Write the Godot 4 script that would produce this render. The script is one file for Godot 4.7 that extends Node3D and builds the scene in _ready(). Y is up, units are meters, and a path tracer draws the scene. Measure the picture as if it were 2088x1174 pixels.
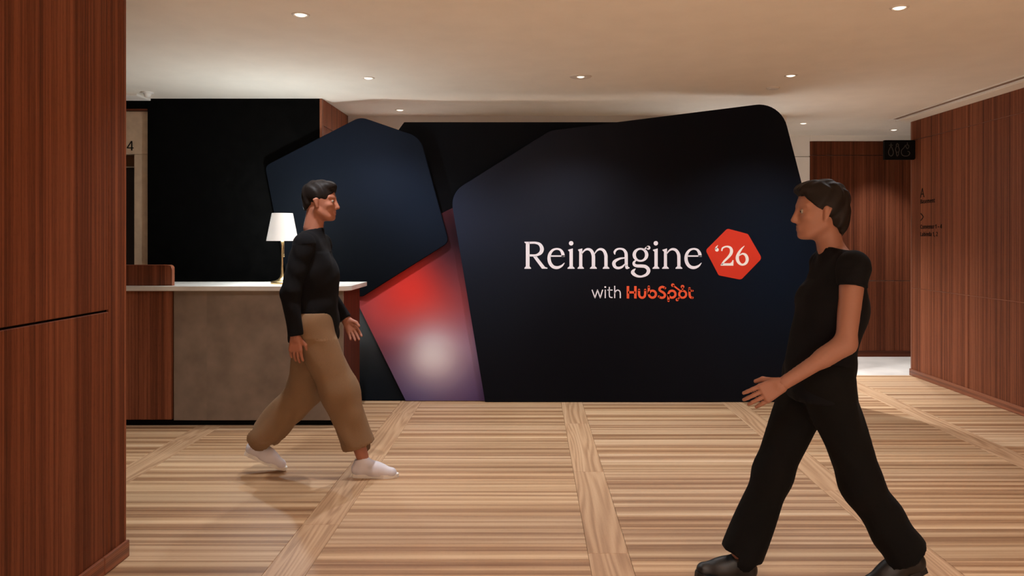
extends Node3D
# Hotel lobby with an event display wall, a reception counter and two people walking past.
# Camera stands at x = 0, z = 0, eye height 1.45; depth runs along -z.

const EYE := 1.45
const FOCAL := 1550.0
const VPX := 1084.0
const VPY := 484.0
const CEIL := 2.69

var M := {}
var taken := {}
var rng := RandomNumberGenerator.new()


func _ready():
	rng.seed = 7
	# ---------------------------------------------------------------- camera
	var cam := Camera3D.new()
	cam.name = "camera"
	cam.projection = Camera3D.PROJECTION_FRUSTUM
	cam.keep_aspect = Camera3D.KEEP_HEIGHT
	cam.near = 0.05
	cam.far = 60.0
	cam.size = 1174.0 / FOCAL * cam.near
	cam.frustum_offset = Vector2(-(VPX - 1044.0), -(587.0 - VPY)) / FOCAL * cam.near
	cam.position = Vector3(0, EYE, 0)
	add_child(cam)
	cam.current = true
	# ---------------------------------------------------------------- air
	var we := WorldEnvironment.new()
	we.name = "world_environment"
	var env := Environment.new()
	env.background_mode = Environment.BG_COLOR
	env.background_color = Color(0.02, 0.02, 0.02)
	env.tonemap_mode = Environment.TONE_MAPPER_LINEAR
	env.tonemap_exposure = 0.53
	env.sdfgi_enabled = true
	env.ssao_enabled = true
	env.ssil_enabled = true
	we.environment = env
	add_child(we)
	# ---------------------------------------------------------------- lights: ceiling downlights (x, depth, energy, warm)
	make_materials()
	var spots = [
		[-1.285, 4.23, 0.5, "recessed downlight in the ceiling above the left walker, nearest of its row"],
		[-1.27, 5.91, 0.55, "recessed downlight in the ceiling in front of the small tilted display panel"],
		[-1.28, 7.39, 1.1, "recessed downlight in the ceiling just behind the small tilted display panel"],
		[0.378, 5.86, 0.6, "recessed downlight with a wide trim ring above the middle of the display"],
		[1.984, 5.82, 0.6, "recessed downlight above the tall rounded corner of the large panel"],
		[1.983, 4.10, 0.55, "recessed downlight at the top edge of the view, above the right walker"],
		[4.17, 8.75, 0.75, "recessed downlight in the corridor ceiling beside the restroom sign"],
	]
	for i in spots.size():
		var s = spots[i]
		downlight(Vector3(s[0], CEIL, -s[1]), s[2], s[3], 0.085 if i == 3 else 0.05, "", 44.0 if i == 6 else 62.0)
	# the same fittings go on over the lobby behind the viewer and along the corridor
	var more = [[1.984, 7.39, 2.0], [2.95, 8.25, 0.8], [5.9, 8.75, 0.2], [0.378, 0.9, 0.45], [1.983, 0.9, 0.45], [0.378, -0.9, 5.0], [1.983, -0.9, 5.0], [0.378, -2.6, 5.0], [1.983, -2.6, 5.0], [-1.28, -2.6, 4.5], [-4.6, 4.6, 0.5]]
	for s in more:
		downlight(Vector3(s[0], CEIL, -s[1]), s[2], "recessed downlight in the lobby ceiling out of the view", 0.042, "downlights beyond the view", 44.0 if s[1] > 8.0 else 62.0)
	build_setting()
	build_floor()
	build_counter()
	build_table_lamp(Vector3(-2.02, 1.0755, -6.16))
	build_display()
	build_signs()
	build_ceiling_things()
	build_people()


# =====================================================================  helpers
func numbered(called: String) -> String:
	if not taken.has(called):
		taken[called] = 0
		return called
	taken[called] += 1
	return "%s_%03d" % [called, taken[called]]


func tag(o: Node, label := "", category := "", group := "", kind := "") -> Node:
	if label: o.set_meta("label", label)
	if category: o.set_meta("category", category)
	if group: o.set_meta("group", group)
	if kind: o.set_meta("kind", kind)
	return o


func thing(called: String, label: String, category: String, at := Vector3.ZERO, turn := 0.0, group := "") -> Node3D:
	var o := Node3D.new()
	o.name = numbered(called)
	o.position = at
	o.rotation.y = turn
	add_child(o)
	tag(o, label, category, group)
	return o


func struct(called: String, label := "") -> Node3D:
	var o := Node3D.new()
	o.name = called
	add_child(o)
	tag(o, label, "", "", "structure")
	return o


func obj(called: String, mesh, mat: Material, parent: Node = self, at := Vector3.ZERO) -> MeshInstance3D:
	var o := MeshInstance3D.new()
	o.name = called
	o.mesh = mesh.commit() if mesh is SurfaceTool else mesh
	o.material_override = mat
	o.position = at
	parent.add_child(o, true)
	return o


func mb() -> SurfaceTool:
	var st := SurfaceTool.new()
	st.begin(Mesh.PRIMITIVE_TRIANGLES)
	return st


# a flat convex face; grain: axis along which v runs; uv in metres
func face(st: SurfaceTool, pts: Array, out: Vector3, grain := 1, uvo := Vector2.ZERO):
	var n: Vector3 = (pts[1] - pts[0]).cross(pts[2] - pts[0]).normalized()
	var seq := pts.duplicate()
	if n.dot(out) > 0.0:
		seq.reverse()
	else:
		n = -n
	var d := 0
	var a := n.abs()
	if a.y > a.x and a.y > a.z: d = 1
	elif a.z >= a.x: d = 2
	var v := grain
	if d == grain: v = 1 if d != 1 else 2
	var u := 3 - d - v
	for i in range(1, seq.size() - 1):
		for k in [0, i, i + 1]:
			var p: Vector3 = seq[k]
			st.set_normal(n)
			st.set_uv(Vector2(p[u], p[v]) + uvo)
			st.add_vertex(p)


# a box with chamfered edges
func cbox(st: SurfaceTool, lo: Vector3, hi: Vector3, b := 0.003, grain := 1, uvo := Vector2.ZERO):
	var L := [lo, hi]
	var sg := [-1.0, 1.0]
	if b <= 0.0:
		for d in 3:
			var e := (d + 1) % 3
			var f := (d + 2) % 3
			for s in 2:
				var out := Vector3.ZERO
				out[d] = sg[s]
				var q := []
				for c in [[0, 0], [1, 0], [1, 1], [0, 1]]:
					var p := Vector3.ZERO
					p[d] = L[s][d]; p[e] = L[c[0]][e]; p[f] = L[c[1]][f]
					q.append(p)
				face(st, q, out, grain, uvo)
		return
	for d in 3:
		var e := (d + 1) % 3
		var f := (d + 2) % 3
		for s in 2:
			var out := Vector3.ZERO
			out[d] = sg[s]
			var q := []
			for c in [[0, 0], [1, 0], [1, 1], [0, 1]]:
				var p := Vector3.ZERO
				p[d] = L[s][d]
				p[e] = L[c[0]][e] - sg[c[0]] * b
				p[f] = L[c[1]][f] - sg[c[1]] * b
				q.append(p)
			face(st, q, out, grain, uvo)
		for s in 2:
			for t in 2:
				var out := Vector3.ZERO
				out[e] = sg[s]
				out[f] = sg[t]
				var q := []
				for c in 2:
					var p := Vector3.ZERO
					p[d] = L[c][d] - sg[c] * b
					p[e] = L[s][e]
					p[f] = L[t][f] - sg[t] * b
					q.append(p)
				for c in [1, 0]:
					var p := Vector3.ZERO
					p[d] = L[c][d] - sg[c] * b
					p[e] = L[s][e] - sg[s] * b
					p[f] = L[t][f]
					q.append(p)
				face(st, q, out, grain, uvo)
	for i in 2:
		for j in 2:
			for k in 2:
				var c := Vector3(L[i].x, L[j].y, L[k].z)
				var s := Vector3(sg[i], sg[j], sg[k])
				face(st, [c - Vector3(0, s.y * b, s.z * b), c - Vector3(s.x * b, 0, s.z * b), c - Vector3(s.x * b, s.y * b, 0)], s, grain, uvo)


func box(lo: Vector3, hi: Vector3, b := 0.003, grain := 1, uvo := Vector2.ZERO) -> SurfaceTool:
	var st := mb()
	cbox(st, lo, hi, b, grain, uvo)
	return st


# depth box: x range, y range, depth range
func dbox(x0, x1, y0, y1, d0, d1, b := 0.003, grain := 1, uvo := Vector2.ZERO) -> SurfaceTool:
	return box(Vector3(x0, y0, -d1), Vector3(x1, y1, -d0), b, grain, uvo)


# lathe round y: profile of [r, y], smooth unless two equal points follow each other
func lathe(st: SurfaceTool, prof: Array, n := 32, at := Vector3.ZERO):
	for i in prof.size() - 1:
		var p: Vector2 = prof[i]
		var q: Vector2 = prof[i + 1]
		if p.is_equal_approx(q): continue
		var t := (q - p).normalized()
		var nn := Vector2(t.y, -t.x)
		var na := nn
		var nb := nn
		if i > 0 and not prof[i - 1].is_equal_approx(p):
			var t0: Vector2 = (p - prof[i - 1]).normalized()
			if t0.dot(t) > 0.6: na = (nn + Vector2(t0.y, -t0.x)).normalized()
		if i + 2 < prof.size() and not prof[i + 2].is_equal_approx(q):
			var t1: Vector2 = (prof[i + 2] - q).normalized()
			if t1.dot(t) > 0.6: nb = (nn + Vector2(t1.y, -t1.x)).normalized()
		for k in n:
			var a := TAU * k / n
			var b := TAU * (k + 1) / n
			var ca := Vector3(cos(a), 0, sin(a))
			var cb := Vector3(cos(b), 0, sin(b))
			var P := [ca * p.x + Vector3(0, p.y, 0), cb * p.x + Vector3(0, p.y, 0), cb * q.x + Vector3(0, q.y, 0), ca * q.x + Vector3(0, q.y, 0)]
			var N := [ca * na.x + Vector3(0, na.y, 0), cb * na.x + Vector3(0, na.y, 0), cb * nb.x + Vector3(0, nb.y, 0), ca * nb.x + Vector3(0, nb.y, 0)]
			for tri in [[0, 1, 2], [0, 2, 3]]:
				var a0: Vector3 = P[tri[0]]
				var g: Vector3 = (P[tri[1]] - a0).cross(P[tri[2]] - a0)
				if g.length() < 1e-12: continue
				var order: Array = tri if g.dot(N[tri[0]]) < 0 else [tri[0], tri[2], tri[1]]
				for j in order:
					st.set_normal(N[j])
					st.set_uv(Vector2(float(k + (1 if j == 1 or j == 2 else 0)) / n, P[j].y))
					st.add_vertex(at + P[j])


func lathed(prof: Array, n := 32) -> SurfaceTool:
	var st := mb()
	lathe(st, prof, n)
	return st


# polygon with rounded corners: points [x, y, radius]
func rounded(pts: Array, seg := 10) -> PackedVector2Array:
	var out := PackedVector2Array()
	var n := pts.size()
	for i in n:
		var p := Vector2(pts[i][0], pts[i][1])
		var a := (Vector2(pts[(i + n - 1) % n][0], pts[(i + n - 1) % n][1]) - p)
		var b := (Vector2(pts[(i + 1) % n][0], pts[(i + 1) % n][1]) - p)
		var r: float = pts[i][2]
		if r <= 0.0:
			out.append(p)
			continue
		var half := absf(a.angle_to(b)) / 2.0
		var cut := minf(r / tan(half), minf(a.length(), b.length()) * 0.49)
		var s := p + a.normalized() * cut
		var e := p + b.normalized() * cut
		for k in seg + 1:
			var t := float(k) / seg
			# a conic blend close to the arc
			var w := cos(PI / 2.0 - half)
			var d := (1 - t) * (1 - t) + 2 * w * t * (1 - t) + t * t
			out.append((s * (1 - t) * (1 - t) + p * (2 * w * t * (1 - t)) + e * t * t) / d)
	return out


# plate in the x-y plane from z0 (back) to z1 (front) with chamfered front edge; uv = 0..1 over rect
func plate(st: SurfaceTool, pts: PackedVector2Array, z0: float, z1: float, bev := 0.0, rect := Rect2(0, 0, 1, 1), back := true):
	var poly := pts.duplicate()
	if not Geometry2D.is_polygon_clockwise(poly):
		poly.reverse()
	var n := poly.size()
	var front := poly.duplicate()
	var nor := PackedVector2Array()
	for i in n:
		var a := (poly[i] - poly[(i + n - 1) % n]).normalized()
		var b := (poly[(i + 1) % n] - poly[i]).normalized()
		var na := Vector2(a.y, -a.x)
		var nb := Vector2(b.y, -b.x)
		var m := (na + nb).normalized()
		nor.append(m)
		front[i] = poly[i] - m * bev
	# outward check
	if Geometry2D.is_point_in_polygon(poly[0] + nor[0] * 1e-5, poly):
		for i in n:
			nor[i] = -nor[i]
			front[i] = poly[i] - nor[i] * bev
	var tri := Geometry2D.triangulate_polygon(front)
	for t in range(0, tri.size(), 3):
		var P := []
		for k in 3:
			var q := front[tri[t + k]]
			P.append(Vector3(q.x, q.y, z1))
		plate_face(st, P, Vector3(0, 0, 1), rect)
		if back:
			for k in 3:
				P[k] = Vector3(poly[tri[t + k]].x, poly[tri[t + k]].y, z0)
			plate_face(st, P, Vector3(0, 0, -1), rect)
	for i in n:
		var j := (i + 1) % n
		var o := Vector3(nor[i].x + nor[j].x, nor[i].y + nor[j].y, 0)
		plate_face(st, [Vector3(poly[i].x, poly[i].y, z0), Vector3(poly[j].x, poly[j].y, z0), Vector3(poly[j].x, poly[j].y, z1 - bev), Vector3(poly[i].x, poly[i].y, z1 - bev)], o, rect)
		if bev > 0.0:
			plate_face(st, [Vector3(poly[i].x, poly[i].y, z1 - bev), Vector3(poly[j].x, poly[j].y, z1 - bev), Vector3(front[j].x, front[j].y, z1), Vector3(front[i].x, front[i].y, z1)], o.normalized() + Vector3(0, 0, 1), rect)


func plate_face(st: SurfaceTool, pts: Array, out: Vector3, rect: Rect2):
	var n: Vector3 = (pts[1] - pts[0]).cross(pts[2] - pts[0])
	if n.length() < 1e-14: return
	n = n.normalized()
	var seq := pts.duplicate()
	if n.dot(out) > 0.0: seq.reverse()
	else: n = -n
	for i in range(1, seq.size() - 1):
		for k in [0, i, i + 1]:
			st.set_normal(n)
			st.set_uv(Vector2((seq[k].x - rect.position.x) / rect.size.x, 1.0 - (seq[k].y - rect.position.y) / rect.size.y))
			st.add_vertex(seq[k])


# a tube through points with radii
func tube(st: SurfaceTool, pts: Array, rad, n := 10):
	var up := Vector3.UP
	var rings := []
	for i in pts.size():
		var t: Vector3 = (pts[mini(i + 1, pts.size() - 1)] - pts[maxi(i - 1, 0)]).normalized()
		var s := t.cross(up if absf(t.dot(up)) < 0.95 else Vector3.RIGHT).normalized()
		var w := s.cross(t).normalized()
		var r: float = rad if rad is float else rad[i]
		var ring := []
		for k in n:
			var a := TAU * k / n
			ring.append([pts[i] + (s * cos(a) + w * sin(a)) * r, s * cos(a) + w * sin(a)])
		rings.append(ring)
	for i in rings.size() - 1:
		for k in n:
			var q := [rings[i][k], rings[i][(k + 1) % n], rings[i + 1][(k + 1) % n], rings[i + 1][k]]
			for tri in [[0, 1, 2], [0, 2, 3]]:
				var g: Vector3 = (q[tri[1]][0] - q[tri[0]][0]).cross(q[tri[2]][0] - q[tri[0]][0])
				var order: Array = tri if g.dot(q[tri[0]][1]) < 0 else [tri[0], tri[2], tri[1]]
				for j in order:
					st.set_normal(q[j][1])
					st.set_uv(Vector2(float(k) / n, i))
					st.add_vertex(q[j][0])
	for e in [0, rings.size() - 1]:
		var c: Vector3 = pts[e]
		var o: Vector3 = (pts[0] - pts[1]) if e == 0 else (pts[e] - pts[e - 1])
		for k in n:
			face(st, [c, rings[e][k][0], rings[e][(k + 1) % n][0]], o)


# =====================================================================  materials
func noise_bytes(w: int, h: int, seed_: int, freq: float, octaves: int, tw: int, th: int) -> PackedByteArray:
	var fn := FastNoiseLite.new()
	fn.noise_type = FastNoiseLite.TYPE_SIMPLEX_SMOOTH
	fn.seed = seed_
	fn.frequency = freq
	fn.fractal_type = FastNoiseLite.FRACTAL_FBM
	fn.fractal_octaves = octaves
	var im := fn.get_image(w, h, false, false, true)
	im.convert(Image.FORMAT_L8)
	im.resize(tw, th, Image.INTERPOLATE_CUBIC)
	return im.get_data()


func tex(w: int, h: int, data: PackedByteArray) -> ImageTexture:
	return ImageTexture.create_from_image(Image.create_from_data(w, h, false, Image.FORMAT_RGB8, data))


# streaks run along v (image rows go down); colours in srgb 0..255
func wood_texture(w: int, h: int, seed_: int, dark: Vector3, mid: Vector3, light: Vector3, fine: float, contrast: float, cathedral := 0.0, mix := Vector3(0.35, 0.42, 0.23), runs := 1.0) -> ImageTexture:
	var broad := noise_bytes(w, int(6 * runs), seed_, 0.012, 3, w, h)
	var mids := noise_bytes(w, int(12 * runs), seed_ + 1, 0.05, 3, w, h)
	var thin := noise_bytes(w, 40, seed_ + 2, 0.22, 2, w, h)
	var pores := noise_bytes(w, 160, seed_ + 3, 0.45, 2, w, h)
	var warp := noise_bytes(w / 8, 20, seed_ + 4, 0.022, 3, w, h)
	var out := PackedByteArray()
	out.resize(w * h * 3)
	for i in w * h:
		var b := broad[i] / 255.0
		var m := mids[i] / 255.0
		var t := thin[i] / 255.0
		var v := b * mix.x + m * mix.y + t * mix.z
		if cathedral > 0.0:
			var c := sin(warp[i] / 255.0 * 46.0 + m * 1.5) * 0.5 + 0.5
			v = lerpf(v, c, cathedral)
		v = 0.5 + (v - 0.5) * contrast
		var p := pores[i] / 255.0
		v -= maxf(0.0, p - 0.66) * fine
		v = clampf(v, 0.0, 1.0)
		var c := dark.lerp(mid, v * 2.0) if v < 0.5 else mid.lerp(light, v * 2.0 - 1.0)
		out[i * 3] = int(clampf(c.x, 0, 255))
		out[i * 3 + 1] = int(clampf(c.y, 0, 255))
		out[i * 3 + 2] = int(clampf(c.z, 0, 255))
	return tex(w, h, out)


func plain(c: Color, rough := 0.6, spec := 0.5) -> StandardMaterial3D:
	var m := StandardMaterial3D.new()
	m.albedo_color = c
	m.roughness = rough
	m.metallic_specular = spec
	return m


func metal(c: Color, rough := 0.35) -> StandardMaterial3D:
	var m := plain(c, rough)
	m.metallic = 1.0
	return m


func textured(t: Texture2D, scale: Vector2, rough := 0.6, spec := 0.5, tint := Color.WHITE) -> StandardMaterial3D:
	var m := plain(tint, rough, spec)
	m.albedo_texture = t
	m.uv1_scale = Vector3(scale.x, scale.y, 1)
	return m


func glow(c: Color, e: float) -> StandardMaterial3D:
	var m := plain(Color(0.9, 0.88, 0.85), 0.5)
	m.emission_enabled = true
	m.emission = c
	m.emission_energy_multiplier = e
	return m


func stained(t: Texture2D, sc: float, base: Color, rough: float, spec: float) -> StandardMaterial3D:
	var m := plain(base, rough, spec)
	m.albedo_texture = t
	m.uv1_triplanar = true
	m.uv1_world_triplanar = true
	m.uv1_scale = Vector3.ONE * sc
	return m


func grey_noise(seed_: int, freq: float, lo: float, hi: float, n := 256) -> ImageTexture:
	var d := noise_bytes(n, n, seed_, freq, 4, n, n)
	var out := PackedByteArray()
	out.resize(n * n * 3)
	for i in n * n:
		var v := int(lerpf(lo, hi, d[i] / 255.0) * 255.0)
		out[i * 3] = v
		out[i * 3 + 1] = v
		out[i * 3 + 2] = v
	return tex(n, n, out)


func make_materials():
	var walnut := wood_texture(1024, 768, 11, Vector3(88, 50, 34), Vector3(132, 76, 51), Vector3(168, 106, 75), 1.1, 1.5)
	var oak := wood_texture(768, 1024, 31, Vector3(140, 103, 73), Vector3(188, 154, 119), Vector3(216, 188, 154), 0.9, 1.65, 0.0, Vector3(0.68, 0.24, 0.08), 3.0)
	var oak_c := wood_texture(512, 1024, 47, Vector3(156, 120, 88), Vector3(186, 151, 116), Vector3(203, 170, 135), 0.9, 1.3, 0.35)
	for i in 3:
		var k: float = [1.0, 0.92, 1.06][i]
		M["walnut%d" % i] = textured(walnut, Vector2(1.0 / 1.25, 1.0 / 2.8), 0.6, 0.22, Color(0.94 * k, 0.94 * k, 0.94 * k).clamp())
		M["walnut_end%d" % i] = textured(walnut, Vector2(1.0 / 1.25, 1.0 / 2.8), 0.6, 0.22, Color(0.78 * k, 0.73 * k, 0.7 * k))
	M.walnut = M.walnut0
	M.walnut_bright = textured(walnut, Vector2(1.0 / 0.6, 1.0 / 2.8), 0.4, 0.5, Color(1.0, 0.97, 0.92))
	M.walnut_bright.albedo_color = Color(1, 1, 1)
	M.walnut_dark = textured(walnut, Vector2(1.0 / 0.9, 1.0 / 2.8), 0.55, 0.25, Color(0.66, 0.6, 0.56))
	for i in 4:
		var c: Color = [Color(0.97, 0.97, 0.97), Color(0.92, 0.91, 0.89), Color(1.0, 0.99, 0.97), Color(0.95, 0.93, 0.9)][i]
		M["oak%d" % i] = textured(oak, Vector2(1.0 / 0.8, 1.0 / 2.6), 0.5, 0.45, c)
	M.oak_band = textured(oak_c, Vector2(1.0 / 0.6, 1.0 / 2.6), 0.5, 0.45)
	M.walnut_desk = textured(walnut, Vector2(1.0 / 0.9, 1.0 / 2.8), 0.5, 0.3, Color(0.86, 0.82, 0.8))
	M.groove = plain(Color(0.09, 0.055, 0.04), 0.9, 0.2)
	M.plaster = stained(grey_noise(3, 0.02, 0.975, 1.0), 0.5, Color(0.96, 0.935, 0.89), 0.9, 0.3)
	M.plaster_white = plain(Color(0.93, 0.915, 0.89), 0.85, 0.3)
	M.black_wall = stained(grey_noise(5, 0.04, 0.75, 1.0), 0.7, Color(0.042, 0.041, 0.04), 0.85, 0.12)
	M.stone = stained(grey_noise(9, 0.018, 0.84, 1.0), 0.8, Color(0.56, 0.49, 0.43), 0.6, 0.35)
	M.portal = stained(grey_noise(13, 0.03, 0.9, 1.0), 1.1, Color(0.78, 0.68, 0.58), 0.55, 0.4)
	M.marble = stained(grey_noise(17, 0.012, 0.86, 1.0), 0.9, Color(0.93, 0.915, 0.89), 0.3, 0.5)
	M.corridor = stained(grey_noise(19, 0.012, 0.88, 1.0), 0.6, Color(0.92, 0.89, 0.85), 0.4, 0.5)
	M.black = plain(Color(0.05, 0.05, 0.05), 0.7, 0.2)
	M.door = plain(Color(0.11, 0.075, 0.065), 0.5, 0.4)
	M.bronze = metal(Color(0.42, 0.3, 0.22), 0.4)
	M.steel = metal(Color(0.75, 0.72, 0.68), 0.35)
	M.brass = metal(Color(0.78, 0.68, 0.5), 0.32)
	M.trim = plain(Color(0.86, 0.83, 0.79), 0.6)
	M.white = plain(Color(0.9, 0.89, 0.87), 0.6)
	M.grey = plain(Color(0.4, 0.38, 0.36), 0.7)
	M.slot = plain(Color(0.56, 0.47, 0.4), 0.7)
	M.ink = plain(Color(0.06, 0.05, 0.045), 0.7, 0.2)
	M.letter = plain(Color(0.94, 0.94, 0.98), 0.6, 0.3)
	M.letter_warm = plain(Color(0.96, 0.95, 0.93), 0.6, 0.3)
	M.orange = plain(Color(0.92, 0.36, 0.22), 0.6, 0.3)
	M.emblem = plain(Color(0.82, 0.22, 0.14), 0.6, 0.3)
	M.sign_line = plain(Color(0.3, 0.29, 0.28), 0.7, 0.2)
	M.lamp_face = glow(Color(1.0, 0.93, 0.84), 3.0)
	M.shade = glow(Color(1.0, 1.0, 0.99), 0.8)
	M.bulb = glow(Color(1.0, 0.98, 0.95), 4.0)
	M.skin_a = plain(Color(0.62, 0.41, 0.33), 0.55, 0.4)
	M.skin_b = plain(Color(0.56, 0.39, 0.32), 0.55, 0.4)
	M.hair = plain(Color(0.09, 0.065, 0.055), 0.6, 0.3)
	M.cloth_black = cloth(Color(0.085, 0.085, 0.095), 21)
	M.cloth_trouser = cloth(Color(0.07, 0.068, 0.068), 23)
	M.cloth_khaki = cloth(Color(0.53, 0.425, 0.325), 25)
	M.cloth_tee = cloth(Color(0.075, 0.075, 0.085), 27)
	M.shoe_white = plain(Color(0.82, 0.81, 0.84), 0.6)
	M.shoe_black = plain(Color(0.06, 0.06, 0.06), 0.45)
	M.eye = plain(Color(0.55, 0.52, 0.49), 0.3)
	M.iris = plain(Color(0.07, 0.045, 0.03), 0.2)


func cloth(c: Color, s: int) -> StandardMaterial3D:
	var m := stained(grey_noise(s, 0.22, 0.9, 1.0), 3.5, c, 0.9, 0.2)
	m.rim_enabled = true
	m.rim = 0.25
	m.rim_tint = 0.7
	return m


# =====================================================================  ceiling lights
func downlight(at: Vector3, k: float, label: String, r: float, group := "", cone := 62.0):
	var t := thing("downlight", label, "downlight", at, 0.0, group)
	var o := 0.034 if r < 0.06 else 0.03
	obj("trim_ring", lathed([Vector2(o, 0.012), Vector2(o + 0.002, -0.003), Vector2(o + 0.004, -0.005), Vector2(r - 0.003, -0.004), Vector2(r, -0.001), Vector2(r, 0.0)], 40), M.trim, t)
	obj("lamp_face", lathed([Vector2(0.0, -0.011), Vector2(o * 0.5, -0.0095), Vector2(o * 0.8, -0.006), Vector2(o * 0.98, 0.0), Vector2(o * 0.98, 0.01), Vector2(0, 0.01)], 32), M.lamp_face, t)
	var l := SpotLight3D.new()
	l.name = "downlight_beam"
	l.light_color = Color(0.98, 0.985, 1.0)
	l.light_energy = 9.0 * k
	l.light_size = 0.03
	l.spot_range = 14.0
	l.spot_attenuation = 2.0
	l.spot_angle = cone
	l.spot_angle_attenuation = 1.0
	l.shadow_enabled = true
	l.position = Vector3(0, -0.03, 0)
	l.rotation_degrees.x = -90
	t.add_child(l)


# =====================================================================  setting
func panel(parent: Node, axis: int, face_at: float, sign_: float, a0: float, a1: float, y0: float, y1: float, k: int, thick := 0.012, bev := 0.003, wood := "walnut"):
	# a veneered panel on a wall: axis 0 = faces along x (a = depth), 2 = faces along z (a = x)
	var st: SurfaceTool
	var uv := Vector2(fmod(k * 0.377, 1.25), 0.0)
	if axis == 0:
		var lo := Vector3(minf(face_at, face_at - sign_ * thick), y0, -a1)
		var hi := Vector3(maxf(face_at, face_at - sign_ * thick), y1, -a0)
		st = box(lo, hi, bev, 1, uv)
	else:
		st = box(Vector3(a0, y0, -maxf(face_at, face_at + thick)), Vector3(a1, y1, -minf(face_at, face_at + thick)), bev, 1, uv)
	obj("wall_panel", st, M["%s%d" % [wood, k % 3]], parent)


func build_setting():
	# ceiling
	var c := struct("ceiling", "smooth warm white plaster ceiling of the lobby")
	obj("ceiling_slab", dbox(-6.2, 8.2, CEIL, CEIL + 0.15, -4.2, 10.2, 0.0), M.plaster, c)
	# left pillar wall, seen along its right face
	var wl := struct("wall_left", "walnut veneered wall in front of the reception, cut by one dark joint")
	var X := -1.847
	obj("core", dbox(-3.1, X - 0.012, 0.0, CEIL, -4.0, 3.448, 0.0), M.groove, wl)
	var stile := 1.847 / 862.0 * FOCAL
	var k := 0
	for seg in [[-3.9, -2.4], [-2.397, -0.9], [-0.897, 0.6], [0.603, 2.1], [2.103, stile - 0.002]]:
		panel(wl, 0, X, 1.0, seg[0], seg[1], 0.0, 1.126, k)
		panel(wl, 0, X, 1.0, seg[0], seg[1], 1.135, CEIL, k)
		k += 1
	panel(wl, 0, X, 1.0, stile, 3.448, 0.0, CEIL, 7)
	obj("corner_bead", dbox(X - 0.02, X + 0.002, 0.0, CEIL, 3.449, 3.463, 0.004), M.walnut_bright, wl)
	panel(wl, 2, 3.4485, 1.0, -3.1, X - 0.021, 0.0, CEIL, 4, -0.011)
	var bl := struct("baseboard_left", "walnut baseboard along the foot of the left wall")
	for seg in [[-3.9, 1.6], [1.602, 3.26], [3.262, 3.463]]:
		obj("baseboard_board", dbox(X + 0.001, X + 0.016, 0.0, 0.076, seg[0], seg[1], 0.003, 2), M.walnut_bright, bl)
	# black reception wall and its walnut return
	var wb := struct("wall_reception", "matt black wall behind the reception counter")
	obj("black_panel", dbox(-3.43, -1.895, 0.0, CEIL, 6.79, 7.75, 0.0), M.black_wall, wb)
	obj("portal_header", dbox(-6.0, -3.432, 2.6, CEIL, 6.79, 7.0, 0.0), M.black_wall, wb)
	obj("header_edge", dbox(-6.0, -3.432, 2.585, 2.599, 6.79, 7.0, 0.0, 0), M.walnut_dark, wb)
	var wr := struct("wall_return", "narrow walnut return beside the black wall")
	obj("corner_bead", dbox(-1.894, -1.87, 0.0, CEIL, 6.785, 6.83, 0.004), M.walnut_bright, wr)
	panel(wr, 0, -1.871, 1.0, 6.832, 7.75, 0.0, 2.45, 3, 0.02)
	panel(wr, 0, -1.871, 1.0, 6.832, 7.75, 2.456, CEIL, 3, 0.02)
	# plaster wall behind the display
	var wk := struct("wall_back", "pale plaster wall rising behind the display")
	obj("plaster_wall", dbox(-3.43, 2.6, 0.0, CEIL, 7.752, 7.9, 0.0), M.plaster_white, wk)
	obj("plaster_side", dbox(2.45, 2.6, 0.0, CEIL, 7.902, 9.25, 0.0), M.plaster_white, wk)
	# corridor end wall
	var we := struct("wall_end", "walnut panelled wall closing the corridor")
	obj("core", dbox(2.45, 8.0, 0.0, CEIL, 9.29, 9.4, 0.0), M.plaster_white, we)
	obj("plaster_wall", dbox(2.6, 3.385, 0.0, 2.43, 9.25, 9.288, 0.002), M.plaster_white, we)
	obj("plaster_wall", dbox(2.6, 3.385, 2.436, CEIL, 9.25, 9.288, 0.002), M.plaster_white, we)
	obj("plaster_band", dbox(3.387, 8.0, 2.622, CEIL, 9.25, 9.288, 0.0), M.plaster_white, we)
	var seg0 := 3.387
	k = 1
	while seg0 < 7.5:
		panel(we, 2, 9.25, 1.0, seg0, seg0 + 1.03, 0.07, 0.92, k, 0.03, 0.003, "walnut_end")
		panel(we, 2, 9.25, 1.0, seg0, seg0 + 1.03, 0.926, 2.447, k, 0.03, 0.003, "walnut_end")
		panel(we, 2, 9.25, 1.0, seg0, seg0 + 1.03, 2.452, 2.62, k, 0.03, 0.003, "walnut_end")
		seg0 += 1.032
		k += 1
	var bn := struct("baseboard_end", "dark walnut baseboard of the corridor wall")
	obj("baseboard_board", dbox(3.387, 8.0, 0.0, 0.069, 9.24, 9.288, 0.003, 0), M.walnut_dark, bn)
	# right wall
	var wq := struct("wall_right", "walnut panelled wall on the right with thin horizontal joints")
	obj("core", dbox(4.013, 4.3, 0.0, CEIL, -4.0, 8.02, 0.0), M.groove, wq)
	obj("core", dbox(4.3, 8.0, 0.0, CEIL, 7.8, 8.02, 0.0), M.plaster_white, wq)
	k = 0
	var d1 := 7.988
	while d1 > -3.0:
		var d0 := d1 - 1.03
		panel(wq, 0, 4.0, -1.0, d0 + 0.003, d1, 0.0, 0.917, k)
		panel(wq, 0, 4.0, -1.0, d0 + 0.003, d1, 0.922, 2.465, k)
		panel(wq, 0, 4.0, -1.0, d0 + 0.003, d1, 2.47, CEIL - 0.022, k)
		d1 = d0
		k += 1
	obj("corner_bead", dbox(3.998, 4.012, 0.0, CEIL - 0.022, 7.99, 8.022, 0.004), M.walnut_bright, wq)
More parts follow.
